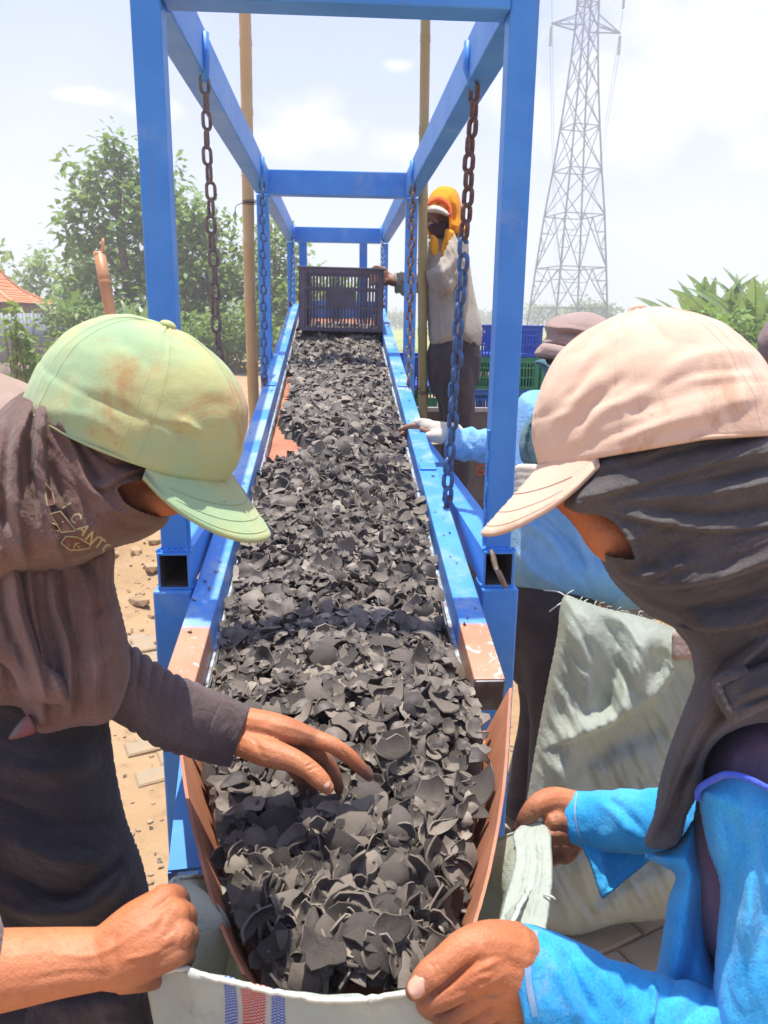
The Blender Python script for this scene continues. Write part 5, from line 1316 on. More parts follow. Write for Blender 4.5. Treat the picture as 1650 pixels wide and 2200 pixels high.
    sh = [[(108, 1104), (130, 1098), (163, 1140), (132, 1144)], [(112, 1124), (128, 1130), (130, 1140), (110, 1140)], [(131, 1166), (142, 1152), (166, 1154), (194, 1170), (192, 1178), (165, 1182), (150, 1182)], [(98, 1038), (112, 1056), (118, 1082), (102, 1086), (98, 1066)]]
    V, F = on_front(hood, [t for s_ in sh for t in fan(s_)], .001); put('printed_badge', V, F, M_PRINTB, root, False)
    V, F = on_front(hood, [q for s_ in sh for q in band(s_ + [s_[0]], 1.1)] + band([(122, 1124), (148, 1118)], .8) + band([(158, 1180), (161, 1168), (170, 1166)], .8) + band([(161, 1168), (172, 1178)], .8), .0016); put('badge_outline', V, F, M_PRINT, root, False)
    # cloth falling over the chest, two layers
    infl('draped_cloth', M_BROWN, root, [(-90, 1120), (60, 1150), (180, 1165), (242, 1170), (246, 1250), (264, 1325), (279, 1400), (276, 1465), (238, 1548), (160, 1562), (82, 1574), (40, 1520), (-60, 1500), (-120, 1300)],
        .845, .06, 60, cell=3.6, noise_amp=.007, nscale=18, aniso=82, seed=8, back=1.2, strokes=[
        ('s', [(110, 1180), (118, 1290), (150, 1400), (152, 1560)], 26, .016), ('r', [(100, 1170), (100, 1300), (130, 1430), (132, 1560)], 10, -.012), ('s', [(160, 1190), (190, 1270), (205, 1380), (210, 1550)], 26, .010), ('s', [(238, 1180), (225, 1250), (250, 1340)], 22, .008),
        ('r', [(180, 1200), (225, 1260), (255, 1280)], 14, -.008), ('s', [(60, 1160), (70, 1290), (92, 1420), (96, 1560)], 22, .014), ('r', [(190, 1330), (225, 1300), (255, 1300)], 12, -.004), ('r', [(230, 1380), (200, 1440), (205, 1540)], 16, .006)])
    infl('cloth_flap', M_BROWN, root, [(-60, 1150), (20, 1170), (50, 1230), (70, 1340), (100, 1420), (150, 1465), (162, 1518), (120, 1514), (56, 1505), (20, 1440), (-30, 1400), (-80, 1290)],
        .79, .022, 26, cell=3.4, noise_amp=.004, aniso=80, seed=9, back=.8, strokes=[('s', [(30, 1190), (42, 1300), (80, 1420), (100, 1510)], 16, .012), ('r', [(0, 1200), (10, 1310), (60, 1440)], 10, -.008), ('r', [(60, 1330), (110, 1440), (140, 1515)], 9, .006)])
    # hem stitches
    st = MB()
    for ln in ([(88, 1560), (150, 1549), (232, 1536)], [(40, 1365), (30, 1400), (22, 1410)], [(72, 1036), (60, 1062), (66, 1120)]):
        pass
    # black shirt
    infl('shirt', M_BLACK, root, [(-160, 1330), (0, 1370), (120, 1400), (226, 1500), (236, 1560), (250, 1660), (272, 1760), (300, 1832), (322, 1920), (334, 2010), (330, 2110), (280, 2160), (60, 2190), (-180, 2200), (-260, 1800)],
        .985, .135, 150, cell=5, noise_amp=.006, aniso=20, seed=12, back=.9, strokes=[('r', [(-20, 1640), (120, 1660), (235, 1620)], 26, .014), ('r', [(0, 1720), (140, 1770), (262, 1760)], 20, -.012), ('r', [(0, 1790), (130, 1850), (255, 1835)], 22, .016), ('r', [(20, 1880), (130, 1930), (230, 1880), (275, 1810)], 18, -.014), ('r', [(40, 1960), (180, 1955), (290, 1850)], 20, .018), ('r', [(0, 1560), (110, 1590), (225, 1560)], 24, -.006)])
    # sock coloured tag hanging under the drape
    infl('striped_tab', pmat('red_grey_knit', (.2, .05, .05), (.13, .12, .11), 55, .9), root, [(18, 1588), (34, 1560), (62, 1534), (72, 1545), (78, 1572), (50, 1584)], .80, .008, 9, cell=3, noise_amp=.001)
    trousers(root, P(90, 2190, 1.0), .0, M_TROU, M_SHOE, .2, (-.12, .03))
    infl('apron', M_TROU, root, [(40, 2120), (130, 2100), (300, 2080), (326, 2110), (330, 2300), (100, 2330), (0, 2300)], .97, .09, 80, cell=6, noise_amp=.008, seed=4)
    # reaching sleeve with ribs
    V, F = loft_px([(236, 1372, 190, 1520, .90, .9), (288, 1392, 246, 1542, .93, .9), (345, 1432, 318, 1592, .96, .85), (430, 1472, 412, 1626, .995, .82), (500, 1502, 462, 1642, 1.015, .8), (537, 1517, 492, 1646, 1.025, .8)],
        m=190, n=72, noise_amp=.0018, ring=(175, .0065, .9, lambda f: np.clip(1.25 - 1.5 * f, .12, 1)), cuff=.06, seed=2, strokes=[('r', [(478, 1500), (452, 1560), (446, 1628)], 3, -.0015), ('r', [(300, 1560), (380, 1600), (450, 1615)], 14, .004)])
    put('sleeve', V, F, fabric('grey_brown_rib', (.10, .072, .07), (.14, .105, .1), (.22, .17, .15), .36), root)
    V, F = loft_px([(-90, 2010, -110, 2200, .70, .9), (-30, 2004, -40, 2190, .705, .9), (4, 2006, 0, 2120, .71, .9), (12, 2010, 6, 2150, .712, .95)], m=40, n=40, noise_amp=.002, cuff=.03); put('sleeve', V, F, M_PURPS, root)
    # ---- body
    body = union(head_parts(wl, M, (.84, .76, .58), (-.026, 0, .004)) + [cap_px((285, 1064, .79, 15), (335, 1076, .79, 17), (367, 1087, .80, 12)), capsule([(*wl((-.04, 0, -.05)), .05), (*P(60, 1330, .93), .055)]), capsule([(*P(10, 1400, .96), .075), (*P(60, 1700, 1.0), .085), (*P(120, 2120, 1.0), .095)], 20, 24),
        cap_px((40, 1440, .96, 50), (190, 1465, .935, 30), (330, 1520, .975, 36), (460, 1565, 1.01, 31)), cap_px((-60, 1420, .92, 50), (-230, 1500, .88, 48), (-300, 1850, .78, 44), (-240, 2120, .71, 40), (-60, 2095, .705, 36))], .005, 4)
    V, F, nr = union([cap_px((420, 1555, 1.005, 31), (505, 1565, 1.03, 27), m=10, n=20), cap_px((500, 1550, 1.028, 22), (600, 1566, 1.02, 19), (683, 1590, 1.025, 12.5)), cap_px((515, 1565, 1.04, 23), (600, 1588, 1.03, 20), (668, 1608, 1.042, 12.5)), cap_px((510, 1580, 1.045, 22), (590, 1606, 1.045, 17), (648, 1626, 1.055, 11.5)), cap_px((508, 1588, 1.045, 20), (570, 1622, 1.05, 15), (624, 1642, 1.06, 10.5)),
        cap_px((676, 1588, 1.025, 12.5), (712, 1600, 1.017, 11), (748, 1624, 1.022, 10.4), (775, 1650, 1.028, 9), (793, 1668, 1.034, 7)), cap_px((664, 1604, 1.042, 12), (695, 1628, 1.042, 10.5), (715, 1658, 1.05, 9.8), (730, 1697, 1.06, 7.4)), cap_px((645, 1622, 1.055, 11), (665, 1650, 1.058, 10), (672, 1680, 1.065, 9), (672, 1703, 1.072, 7)), cap_px((620, 1638, 1.06, 10), (640, 1668, 1.068, 8.5), (652, 1695, 1.08, 6.5)),
        cap_px((512, 1590, 1.015, 19), (575, 1616, 1.0, 19), (626, 1632, .992, 15), (664, 1654, .986, 13.2), (690, 1678, .981, 12), (703, 1692, .979, 9))], .0016, 4)
    V = press(V, nr, [('r', [(655, 1648), (672, 1640), (684, 1636)], 3, -.0012), ('r', [(661, 1657), (678, 1648), (690, 1642)], 3, -.0012), ('r', [(735, 1612), (744, 1622), (750, 1634)], 3, -.001), ('r', [(560, 1560), (610, 1580), (660, 1592)], 7, .001), ('r', [(575, 1556), (630, 1566), (680, 1584)], 6, .0012), ('r', [(645, 1600), (655, 1612), (660, 1625)], 7, -.0025), ('r', [(540, 1580), (560, 1615), (565, 1640)], 8, -.0015)])
    V2, F2, n2 = union([cap_px((-60, 2092, .705, 36), (20, 2082, .71, 34), (130, 2068, .718, 29.5), (228, 2056, .724, 26.5), (290, 2030, .73, 28), m=24, n=24), cap_px((240, 2040, .725, 25), (300, 1985, .735, 23), (352, 1935, .748, 15)), cap_px((245, 2050, .722, 25), (310, 2010, .727, 23), (374, 1968, .737, 15)), cap_px((248, 2060, .722, 25), (310, 2035, .722, 23), (381, 2008, .728, 15)), cap_px((248, 2070, .724, 24), (310, 2058, .722, 21), (374, 2046, .724, 14)),
        cap_px((350, 1932, .748, 14), (378, 1926, .765, 11), (388, 1945, .785, 10), (375, 1960, .795, 9)), cap_px((372, 1965, .737, 14.5), (398, 1966, .757, 11.5), (402, 1990, .78, 10)), cap_px((379, 2006, .728, 14.5), (404, 2012, .75, 11), (400, 2035, .77, 10)), cap_px((372, 2044, .724, 13), (398, 2052, .74, 10), (392, 2070, .76, 9)), cap_px((270, 2085, .73, 20), (330, 2090, .745, 15), (375, 2075, .76, 12))], .0018, 4)
    V2 = press(V2, n2, [('r', [(395, 2000), (385, 2030), (392, 2062)], 4, .0012), ('r', [(362, 1950), (350, 1975), (340, 1995)], 6, -.0014), ('r', [(378, 1990), (362, 2005), (345, 2015)], 6, -.0014), ('r', [(378, 2030), (360, 2035), (340, 2040)], 6, -.0012), ('r', [(250, 2000), (245, 2040), (252, 2085)], 8, -.0015), ('r', [(120, 2050), (200, 2052), (270, 2020)], 7, .0012), ('r', [(60, 2110), (150, 2092), (240, 2095)], 9, -.001), ('r', [(270, 2060), (320, 2050), (365, 2028)], 5, .0013)])
    bV, bF = joined((body[0], body[1]), (V, F), (V2, F2)); bo = put('body', bV, bF, M_SKIN, root); soot(bo, [(795, 1668, 1.034, .03), (730, 1700, 1.06, .045), (672, 1700, 1.07, .05), (690, 1640, 1.05, .03), (660, 1690, 1.075, .04), (640, 1600, 1.03, .03), (385, 2085, .74, .04), (395, 1930, .78, .03), (340, 2100, .75, .035)])
    nail(root, 696, 1683, .9705, P(706, 1694, .979) - P(672, 1662, .984), .0075, .0085, CAMLOC - P(696, 1683, .97))
    return wl
LW = left_man()
# ================================================================ the man at the right
def right_man():
    root = empty('person', P(1650, 2100, .9) * np.array([1, 1, 0]), 'person in a beige cap and bright blue shirt holding the striped sack open', 'person')
    cap = empty('beige_cap', P(1418, 959, .716)); cap.parent = root; cap.location = Vector(P(1418, 959, .716)) - root.location
    wl, M, T = make_cap(cap, (3.1854, .1663, .2317), (1417.8, 959.2, .7161), .1129, .0925, .1266, .0637, .7681, .7948, .0153, M_BCAP, M_BCAP, .0016, 5,
        dents=[('r', [(1190, 905), (1230, 880), (1300, 790)], 14, .003), ('r', [(1240, 920), (1270, 870), (1350, 800)], 12, -.003), ('r', [(1260, 930), (1300, 880), (1420, 830)], 12, .003), ('r', [(1330, 900), (1450, 850), (1600, 820)], 16, -.003), ('r', [(1360, 930), (1480, 890), (1640, 850)], 14, .0028), ('r', [(1240, 800), (1300, 740), (1370, 690)], 16, .002), ('r', [(1200, 985), (1300, 940), (1420, 900)], 10, -.002), ('r', [(1370, 668), (1400, 690), (1440, 740)], 9, -.003), ('r', [(1420, 800), (1520, 760), (1640, 760)], 14, .0025), ('r', [(1400, 840), (1500, 800), (1620, 790)], 10, -.0025), ('r', [(1210, 860), (1250, 820), (1290, 760)], 8, -.002), ('r', [(1300, 950), (1420, 915), (1560, 890)], 8, .002)], lower=.012, puff=.004, full=1.0)
    cap['label'] = 'beige cotton baseball cap'
    hole = [(1190, 1080), (1238, 1099), (1300, 1109), (1338, 1138), (1360, 1180), (1366, 1204), (1332, 1201), (1301, 1194), (1284, 1172), (1255, 1150), (1200, 1140)]
    infl('head_cloth', M_GREYC, root, [(1700, 880), (1560, 895), (1400, 908), (1290, 945), (1235, 1010), (1206, 1070), (1212, 1105), (1250, 1142), (1280, 1166), (1293, 1208), (1324, 1258), (1388, 1318), (1450, 1352), (1484, 1402), (1500, 1460), (1580, 1450), (1720, 1400), (1800, 1250), (1800, 980)],
        .725, .088, 80, cell=3.2, hole=hole, noise_amp=.004, nscale=19, aniso=-22, seed=21, back=1.2, curve=lambda x, y: .00012 * np.clip(y - 1220, 0, 300), strokes=[
        ('s', [(1700, 960), (1480, 1010), (1300, 1060), (1225, 1070)], 20, .006), ('r', [(1700, 930), (1500, 960), (1330, 1010), (1240, 1045)], 10, -.005), ('r', [(1700, 1030), (1500, 1060), (1330, 1080)], 12, .006), ('s', [(1720, 1120), (1540, 1140), (1400, 1120), (1310, 1100)], 16, .007), ('r', [(1720, 1075), (1560, 1100), (1420, 1100)], 9, -.006),
        ('s', [(1720, 1180), (1560, 1240), (1420, 1260), (1320, 1240)], 20, .008), ('r', [(1720, 1240), (1600, 1290), (1460, 1300), (1380, 1280)], 14, -.008), ('s', [(1740, 1280), (1620, 1340), (1500, 1350), (1440, 1330)], 18, .008), ('r', [(1300, 1215), (1350, 1240), (1420, 1230), (1500, 1200)], 9, .005), ('r', [(1286, 1180), (1310, 1208), (1345, 1218)], 8, .006), ('r', [(1372, 1200), (1390, 1215), (1420, 1210)], 10, -.004), ('r', [(1700, 1000), (1560, 1025), (1440, 1050)], 7, -.004)])
    infl('hem_band', fabric('grey_hem', (.15, .13, .13), (.19, .17, .165), (.3, .27, .24), .4), root, [(1338, 1130), (1358, 1122), (1382, 1150), (1400, 1196), (1398, 1222), (1366, 1228), (1362, 1200), (1356, 1170)], .655, .008, 12, cell=2.4, noise_amp=.0006, tilt=(-.00005, .00012))
    st = MB()
    for x, y in ((1394, 1150), (1402, 1166), (1408, 1182), (1412, 1200), (1410, 1214)): pass
    # lower folds of the cloth, falling to a point
    infl('draped_cloth', M_GREYC, root, [(1452, 1340), (1488, 1400), (1494, 1450), (1470, 1520), (1440, 1600), (1416, 1680), (1404, 1750), (1384, 1806), (1398, 1824), (1455, 1816), (1478, 1750), (1508, 1692), (1514, 1640), (1545, 1590), (1610, 1558), (1760, 1530), (1830, 1380), (1760, 1240), (1600, 1290)],
        .735, .055, 55, cell=3.4, noise_amp=.005, nscale=18, aniso=-55, seed=25, back=1.2, tilt=(-.00003, .00012), strokes=[
        ('s', [(1720, 1330), (1600, 1420), (1500, 1560), (1440, 1700), (1410, 1800)], 24, .014), ('r', [(1740, 1300), (1620, 1370), (1510, 1490)], 16, -.008), ('r', [(1690, 1400), (1570, 1500), (1480, 1640), (1430, 1790)], 12, -.010), ('s', [(1760, 1430), (1650, 1470), (1560, 1560), (1500, 1660), (1452, 1790)], 18, .012), ('r', [(1700, 1290), (1600, 1340), (1530, 1400)], 14, .006), ('r', [(1650, 1355), (1700, 1375), (1760, 1370)], 12, -.008)])
    infl('cloth_fold', M_GREYC, root, [(1538, 1470), (1556, 1455), (1620, 1430), (1760, 1390), (1780, 1500), (1680, 1510), (1600, 1545), (1574, 1556), (1560, 1530)], .668, .018, 22, cell=3, noise_amp=.003, aniso=-25, seed=27, strokes=[('r', [(1600, 1490), (1680, 1460), (1760, 1440)], 10, .006), ('r', [(1580, 1520), (1660, 1490), (1760, 1470)], 8, -.006)])
    rp = MB(); rp.tube(spline(PP(*np.array([(1600, 1440, .655), (1560, 1456, .65), (1541, 1468, .648), (1544, 1490, .648), (1558, 1518, .648), (1572, 1536, .65), (1590, 1540, .655)]).T), 26), .0042 + .0006 * np.sin(np.arange(26) * 2.2), 8); rp.obj('rolled_hem', M_GREYC, root, True)
    # clothes
    infl('undershirt', M_PURP, root, [(1486, 1850), (1490, 1760), (1512, 1640), (1548, 1580), (1650, 1520), (1800, 1490), (1860, 1760), (1700, 2050), (1560, 2080), (1515, 2040), (1495, 1960)], .79, .07, 80, cell=4, noise_amp=.003, seed=31, back=1.3)
    infl('blue_shirt', M_BLUET, root, [(1380, 1836), (1440, 1822), (1470, 1790), (1492, 1760), (1506, 1830), (1530, 1900), (1520, 1990), (1540, 2080), (1600, 2140), (1660, 2300), (1620, 2420), (1380, 2420), (1385, 2250), (1400, 2140), (1420, 2030), (1436, 1930), (1450, 1880), (1400, 1850)],
        .785, .05, 50, cell=4, noise_amp=.005, aniso=80, seed=33, back=1.6, strokes=[('r', [(1470, 1850), (1460, 1990), (1450, 2120)], 22, .008), ('r', [(1500, 1880), (1495, 2000), (1480, 2120)], 14, -.006)])
    infl('blue_sleeve_cap', M_BLUET, root, [(1500, 1712), (1506, 1690), (1558, 1664), (1606, 1670), (1660, 1694), (1800, 1690), (1900, 1900), (1900, 2420), (1520, 2420), (1530, 2250), (1532, 2120), (1541, 2000), (1546, 1900), (1520, 1820)],
        .72, .062, 70, cell=4, noise_amp=.004, aniso=80, seed=35, back=1.4, tilt=(0, -.00003), strokes=[('r', [(1530, 1720), (1580, 1800), (1575, 1950), (1560, 2100)], 26, -.007), ('r', [(1500, 1695), (1560, 1673), (1606, 1680), (1660, 1704)], 5, .004), ('r', [(1600, 1720), (1625, 1850), (1600, 2050)], 24, .007), ('r', [(1640, 1740), (1640, 1900), (1620, 2100)], 16, -.005)])
    hp = spline(PP(*np.array([(1498, 1716, .70), (1503, 1694, .69), (1530, 1676, .675), (1562, 1664, .662), (1606, 1672, .652), (1660, 1696, .65), (1740, 1700, .65)]).T), 40); put('collar_hem', *tube(hp, .0028, 8), fabric('violet_hem', (.05, .12, .62), (.09, .15, .66), None), root)
    # front arm
    V, F = loft_px([(1700, 2180, 1560, 2440, .70, .9), (1480, 2118, 1430, 2380, .70, .9), (1400, 2098, 1350, 2330, .70, .85), (1290, 2056, 1245, 2280, .70, .85), (1195, 2008, 1165, 2235, .70, .85), (1130, 1990, 1130, 2215, .70, .85), (1090, 1990, 1128, 2200, .698, .8)],
        m=170, n=76, noise_amp=.0022, ring=(95, .009, .9, lambda f: np.clip(1.1 - 1.25 * f, .08, 1) * .8), cuff=.05, seed=41, strokes=[('r', [(1150, 1992), (1138, 2070), (1152, 2190)], 3.5, -.0012), ('r', [(1190, 2060), (1220, 2130), (1250, 2200)], 14, .005), ('r', [(1205, 2040), (1240, 2110), (1285, 2190)], 9, -.006), ('r', [(1240, 2050), (1300, 2100), (1350, 2160)], 13, .005), ('s', [(1400, 2100), (1410, 2140), (1400, 2200)], 13, .009)])
    put('sleeve', V, F, M_BLUET, root)
    cu = []
    for f in np.linspace(0, 1, 40): cu.append((1152 - 16 * math.sin(f * 3.1) , 1994 + 196 * f))
    cu = np.array(cu)
    # back arm
    V, F = loft_px([(1600, 1690, 1600, 1850, .88, .9), (1480, 1690, 1480, 1842, .93, .9), (1405, 1698, 1400, 1834, .97, .9), (1320, 1700, 1310, 1826, 1.0, .9), (1250, 1700, 1258, 1818, 1.03, .9), (1206, 1700, 1224, 1814, 1.04, .9)],
        m=120, n=64, noise_amp=.002, ring=(85, .007, .9, lambda f: np.clip(1.2 - 1.3 * f, .1, 1) * .7), cuff=.05, seed=43, strokes=[('r', [(1238, 1698), (1236, 1760), (1252, 1818)], 3, -.0014), ('r', [(1280, 1720), (1320, 1750), (1360, 1800)], 9, .004), ('r', [(1300, 1712), (1345, 1745), (1385, 1790)], 7, -.005)])
    put('sleeve', V, F, M_BLUET, root)
    infl('hanging_flap', M_BLUET, root, [(1250, 1806), (1320, 1815), (1405, 1826), (1398, 1848), (1350, 1888), (1312, 1920), (1294, 1932), (1284, 1910), (1268, 1860)], 1.0, .006, 10, cell=3, noise_amp=.003, smooth_out=True, tilt=(.0, -.0003), strokes=[('r', [(1298, 1926), (1345, 1890), (1396, 1846)], 5, .006), ('r', [(1290, 1830), (1300, 1880), (1296, 1925)], 12, .006)])
    pb = pmat('cuff_tape', (.26, .33, .46), (.14, .34, .56), 40, .9)
    slv = [o for o in root.children if o.name.startswith('sleeve')]
    def tape(o, line, w_):
        line = spline(np.array(line, float), 40); t = np.gradient(line, axis=0); n_ = np.stack([-t[:, 1], t[:, 0]], 1); n_ /= np.linalg.norm(n_, axis=1)[:, None]
        V, F = on_front(o, [[line[i] + n_[i] * w_, line[i + 1] + n_[i + 1] * w_, line[i + 1] - n_[i + 1] * w_, line[i] - n_[i] * w_] for i in range(39)], .0012); 
        if len(V): put('cuff_tape', V, F, pb, root, False)
    bpy.context.view_layer.update()
    tape(slv[0], [(1152, 1998), (1136, 2050), (1136, 2110), (1150, 2185)], 7); tape(slv[1], [(1240, 1702), (1235, 1740), (1240, 1780), (1252, 1812)], 2)
    trousers(root, P(1640, 2420, .95), 0.0, M_TROU, M_SHOE, .2, (.12, .02))
    # body
    body = union(head_parts(wl, M, (.82, .82, .6), (-.022, 0, -.005)) + [cap_px((1206, 1046, .70, 17), (1268, 1102, .695, 19), (1314, 1152, .688, 23), (1346, 1168, .69, 22)), capsule([(*wl((-.03, 0, -.06)), .05), (*P(1620, 1440, .80), .055)]), capsule([(*P(1680, 1640, .86), .07), (*P(1680, 2000, .9), .08), (*P(1660, 2420, .93), .09)], 20, 24),
        cap_px((1640, 1770, .88, 32), (1480, 1768, .935, 27), (1330, 1762, 1.005, 24), (1235, 1757, 1.045, 22)), cap_px((1740, 1760, .74, 48), (1700, 2050, .71, 42), (1620, 2310, .70, 40), (1400, 2220, .70, 35), (1180, 2110, .70, 28))], .005, 4)
    V, F, nr = union([cap_px((1190, 2100, .70, 29), (1090, 2080, .695, 28), m=10, n=22), cap_px((1105, 2045, .69, 25), (1050, 2032, .682, 21), (1000, 2038, .675, 16.5), (955, 2070, .668, 13.8), (920, 2098, .664, 13), (893, 2126, .660, 9.5)), cap_px((1100, 2080, .69, 27), (1040, 2075, .675, 21), (985, 2112, .668, 15)), cap_px((985, 2112, .668, 15), (948, 2138, .664, 12.5), (918, 2152, .667, 10.5), (930, 2168, .685, 9.5), (965, 2168, .70, 9)),
        cap_px((1100, 2105, .695, 26), (1045, 2110, .68, 19), (1000, 2150, .678, 14), (955, 2182, .68, 11.5), (965, 2195, .70, 9.5)), cap_px((1105, 2130, .70, 24), (1060, 2150, .69, 16), (1025, 2180, .688, 13), (990, 2212, .692, 11), (1005, 2220, .71, 9)), cap_px((1110, 2150, .705, 20), (1080, 2180, .70, 14), (1050, 2215, .70, 11), (1030, 2240, .705, 10)), cap_px((1060, 2050, .68, 20), (1010, 2075, .672, 16), (985, 2090, .67, 12))], .0016, 4)
    V = press(V, nr, [('r', [(925, 2068), (936, 2088), (940, 2108)], 4, -.0012), ('r', [(934, 2062), (946, 2082), (950, 2100)], 4, -.0010), ('r', [(1022, 2064), (990, 2090), (955, 2120), (922, 2142)], 5, -.0055), ('r', [(1020, 2136), (990, 2152), (955, 2168)], 5, -.003), ('r', [(1080, 2060), (1040, 2078), (1010, 2096)], 6, .0012), ('r', [(1085, 2095), (1050, 2112), (1022, 2130)], 6, .0012), ('r', [(1020, 2030), (1050, 2060), (1045, 2090)], 14, .0014), ('r', [(960, 2150), (990, 2130), (1010, 2130)], 6, -.001), ('r', [(905, 2100), (915, 2110), (922, 2124)], 3, -.0008), ('r', [(1010, 2112), (1030, 2100), (1060, 2096)], 6, .0012)])
    V2, F2, n2 = union([cap_px((1290, 1758, 1.02, 28), (1225, 1755, 1.04, 26), m=10, n=20), cap_px((1225, 1735, 1.04, 24), (1190, 1722, 1.03, 19), (1158, 1728, 1.02, 15), (1134, 1752, 1.02, 12), (1116, 1782, 1.03, 8.5)), cap_px((1228, 1760, 1.04, 26), (1208, 1768, 1.025, 17), (1190, 1762, 1.01, 12), (1182, 1774, 1.02, 10.5), (1186, 1776, 1.045, 9)), cap_px((1228, 1775, 1.04, 24), (1210, 1792, 1.025, 15), (1188, 1788, 1.008, 11.5), (1182, 1800, 1.02, 10), (1186, 1800, 1.045, 9)),
        cap_px((1230, 1785, 1.04, 22), (1212, 1815, 1.025, 14), (1190, 1812, 1.01, 11), (1184, 1824, 1.02, 10), (1188, 1824, 1.045, 9)), cap_px((1232, 1795, 1.04, 20), (1215, 1836, 1.028, 12.5), (1194, 1836, 1.015, 10), (1188, 1846, 1.025, 9), (1194, 1846, 1.045, 8)), cap_px((1226, 1745, 1.035, 22), (1200, 1745, 1.03, 16), (1185, 1750, 1.03, 11))], .002, 3)
    V2 = press(V2, n2, [('r', [(1176, 1786), (1195, 1782), (1214, 1786)], 3, -.0016), ('r', [(1176, 1806), (1195, 1802), (1214, 1806)], 3, -.0016), ('r', [(1180, 1830), (1197, 1826), (1214, 1830)], 3, -.0016), ('r', [(1140, 1742), (1148, 1750), (1150, 1760)], 3, -.001)])
    bV, bF = joined((body[0], body[1]), (V, F), (V2, F2)); bo = put('body', bV, bF, M_SKIN2, root); soot(bo, [(893, 2130, .66, .016), (930, 2165, .68, .03), (1116, 1782, 1.03, .04), (1185, 1845, 1.02, .04), (1000, 2200, .70, .03)])
    nail(root, 897, 2119, .6505, P(886, 2134, .659) - P(915, 2100, .664), .0078, .009, CAMLOC - P(897, 2119, .65))
    return root
right_man()

# ================================================================ the far worker with the orange scarf
def far_worker():
    M_OR = fabric('orange_scarf', (.78, .30, .015), (.85, .38, .03), (.62, .18, .02), .3, sheen=.05); M_ORR = fabric('red_orange_trim', (.75, .1, .02), (.7, .14, .03)); M_JK = fabric('grey_beige_jacket', (.33, .29, .22), (.38, .34, .27), (.28, .23, .17), .3)
    root = empty('person', (.62, 3.8, .57), 'person in an orange headscarf and grey beige jacket tipping the grey crate', 'person')
    D = 3.8; hole = [(918, 455), (940, 452), (962, 462), (966, 492), (956, 508), (940, 516), (926, 508), (918, 490)]
    infl('headscarf', M_OR, root, [(917, 450), (922, 422), (938, 404), (958, 399), (980, 408), (991, 436), (995, 468), (1009, 498), (990, 504), (968, 512), (950, 516), (930, 512), (916, 500)], D, .12, 40, cell=2, hole=hole, noise_amp=.008, aniso=70, seed=51, back=1.0, strokes=[('r', [(975, 420), (984, 460), (980, 500)], 5, .02), ('r', [(968, 440), (972, 480), (966, 505)], 4, -.015)])
    infl('scarf_tail', M_OR, root, [(926, 505), (940, 512), (944, 535), (938, 550), (926, 545)], D - .12, .02, 8, cell=1.8, noise_amp=.006, seed=52); infl('scarf_tail', M_OR, root, [(958, 492), (976, 498), (974, 522), (960, 550), (950, 552), (948, 530), (954, 510)], D - .13, .02, 8, cell=1.8, noise_amp=.006, seed=53)
    infl('scarf_trim', M_ORR, root, [(920, 432), (936, 422), (952, 424), (966, 436), (972, 462), (964, 470), (960, 448), (946, 436), (930, 438), (919, 446)], D - .115, .02, 8, cell=1.8, noise_amp=.003)
    infl('visor', pmat('pale_visor', (.6, .55, .46), (.5, .44, .36)), root, [(918, 445), (936, 441), (954, 448), (966, 460), (960, 464), (944, 459), (926, 457), (917, 457)], D - .14, .03, 10, cell=1.8, noise_amp=.001)
    infl('jacket', M_JK, root, [(905, 520), (935, 505), (962, 512), (985, 499), (1003, 512), (1009, 560), (1016, 610), (1026, 660), (1036, 700), (1034, 738), (1018, 750), (980, 754), (945, 752), (924, 738), (918, 690), (908, 640), (898, 580)], D, .15, 55, cell=2.6, noise_amp=.012, aniso=80, seed=54, back=.9, strokes=[('r', [(940, 620), (945, 690), (950, 750)], 4, .012), ('r', [(985, 600), (1000, 680), (1010, 745)], 9, .018), ('r', [(970, 610), (985, 690), (985, 748)], 8, -.016), ('r', [(1012, 640), (1022, 700), (1020, 745)], 6, -.012)])
    V, F = loft_px([(976, 500, 1006, 566, D - .1, .9), (952, 545, 990, 604, D - .19, 1.), (930, 578, 962, 632, D - .2, 1.), (900, 588, 915, 632, D + .02, .9), (866, 588, 868, 632, D + .18, .85), (846, 588, 848, 628, D + .26, .8)], m=90, n=40, noise_amp=.012, cuff=.05, seed=55, strokes=[('r', [(935, 590), (960, 580), (985, 540)], 5, .015), ('r', [(925, 610), (955, 605), (980, 570)], 4, -.015)]); put('sleeve', V, F, M_JK, root)
    MB().tube(PP(*np.array([(1016, 740, D - .14), (1017, 741, D - .145)]).T), .016, 12).obj('button', M_TROU, root, True)
    trousers(root, P(975, 765, D), .57, M_TROU, M_SHOE, .2, (0, 0), .09)
    face = infl('face_mask', fabric('maroon_mask', (.05, .018, .022), (.07, .03, .03)), root, [(920, 478), (940, 474), (962, 480), (960, 500), (942, 514), (926, 506)], D - .05, .05, 18, cell=2, noise_amp=.002)
    Dh = 4.1
    body = union([ellipsoid(P(944, 468, D + .02), (.075, .085, .12)), ellipsoid(P(938, 476, D - .07), (.015, .02, .02)), capsule([(*P(955, 500, D + .02), .045), (*P(965, 600, D + .03), .07), (*P(975, 740, D + .03), .085)]), cap_px((985, 540, D, 34), (955, 600, D - .14, 30), (870, 608, D + .18, 26), (842, 604, D + .27, 26)), cap_px((845, 602, Dh, 26), (828, 592, Dh + .02, 24), (812, 586, Dh + .02, 16)),
        cap_px((828, 580, Dh, 14), (810, 574, Dh, 12), (800, 578, Dh + .04, 10)), *[cap_px((830, 588 + k * 7, Dh, 15), (808, 587 + k * 7, Dh - .01, 12), (799, 590 + k * 7, Dh + .02, 10.5)) for k in range(4)]], .006, 3)
    put('body', body[0], body[1], skin_mat('far_skin', (.27, .12, .07), (.33, .16, .1)), root)
far_worker()

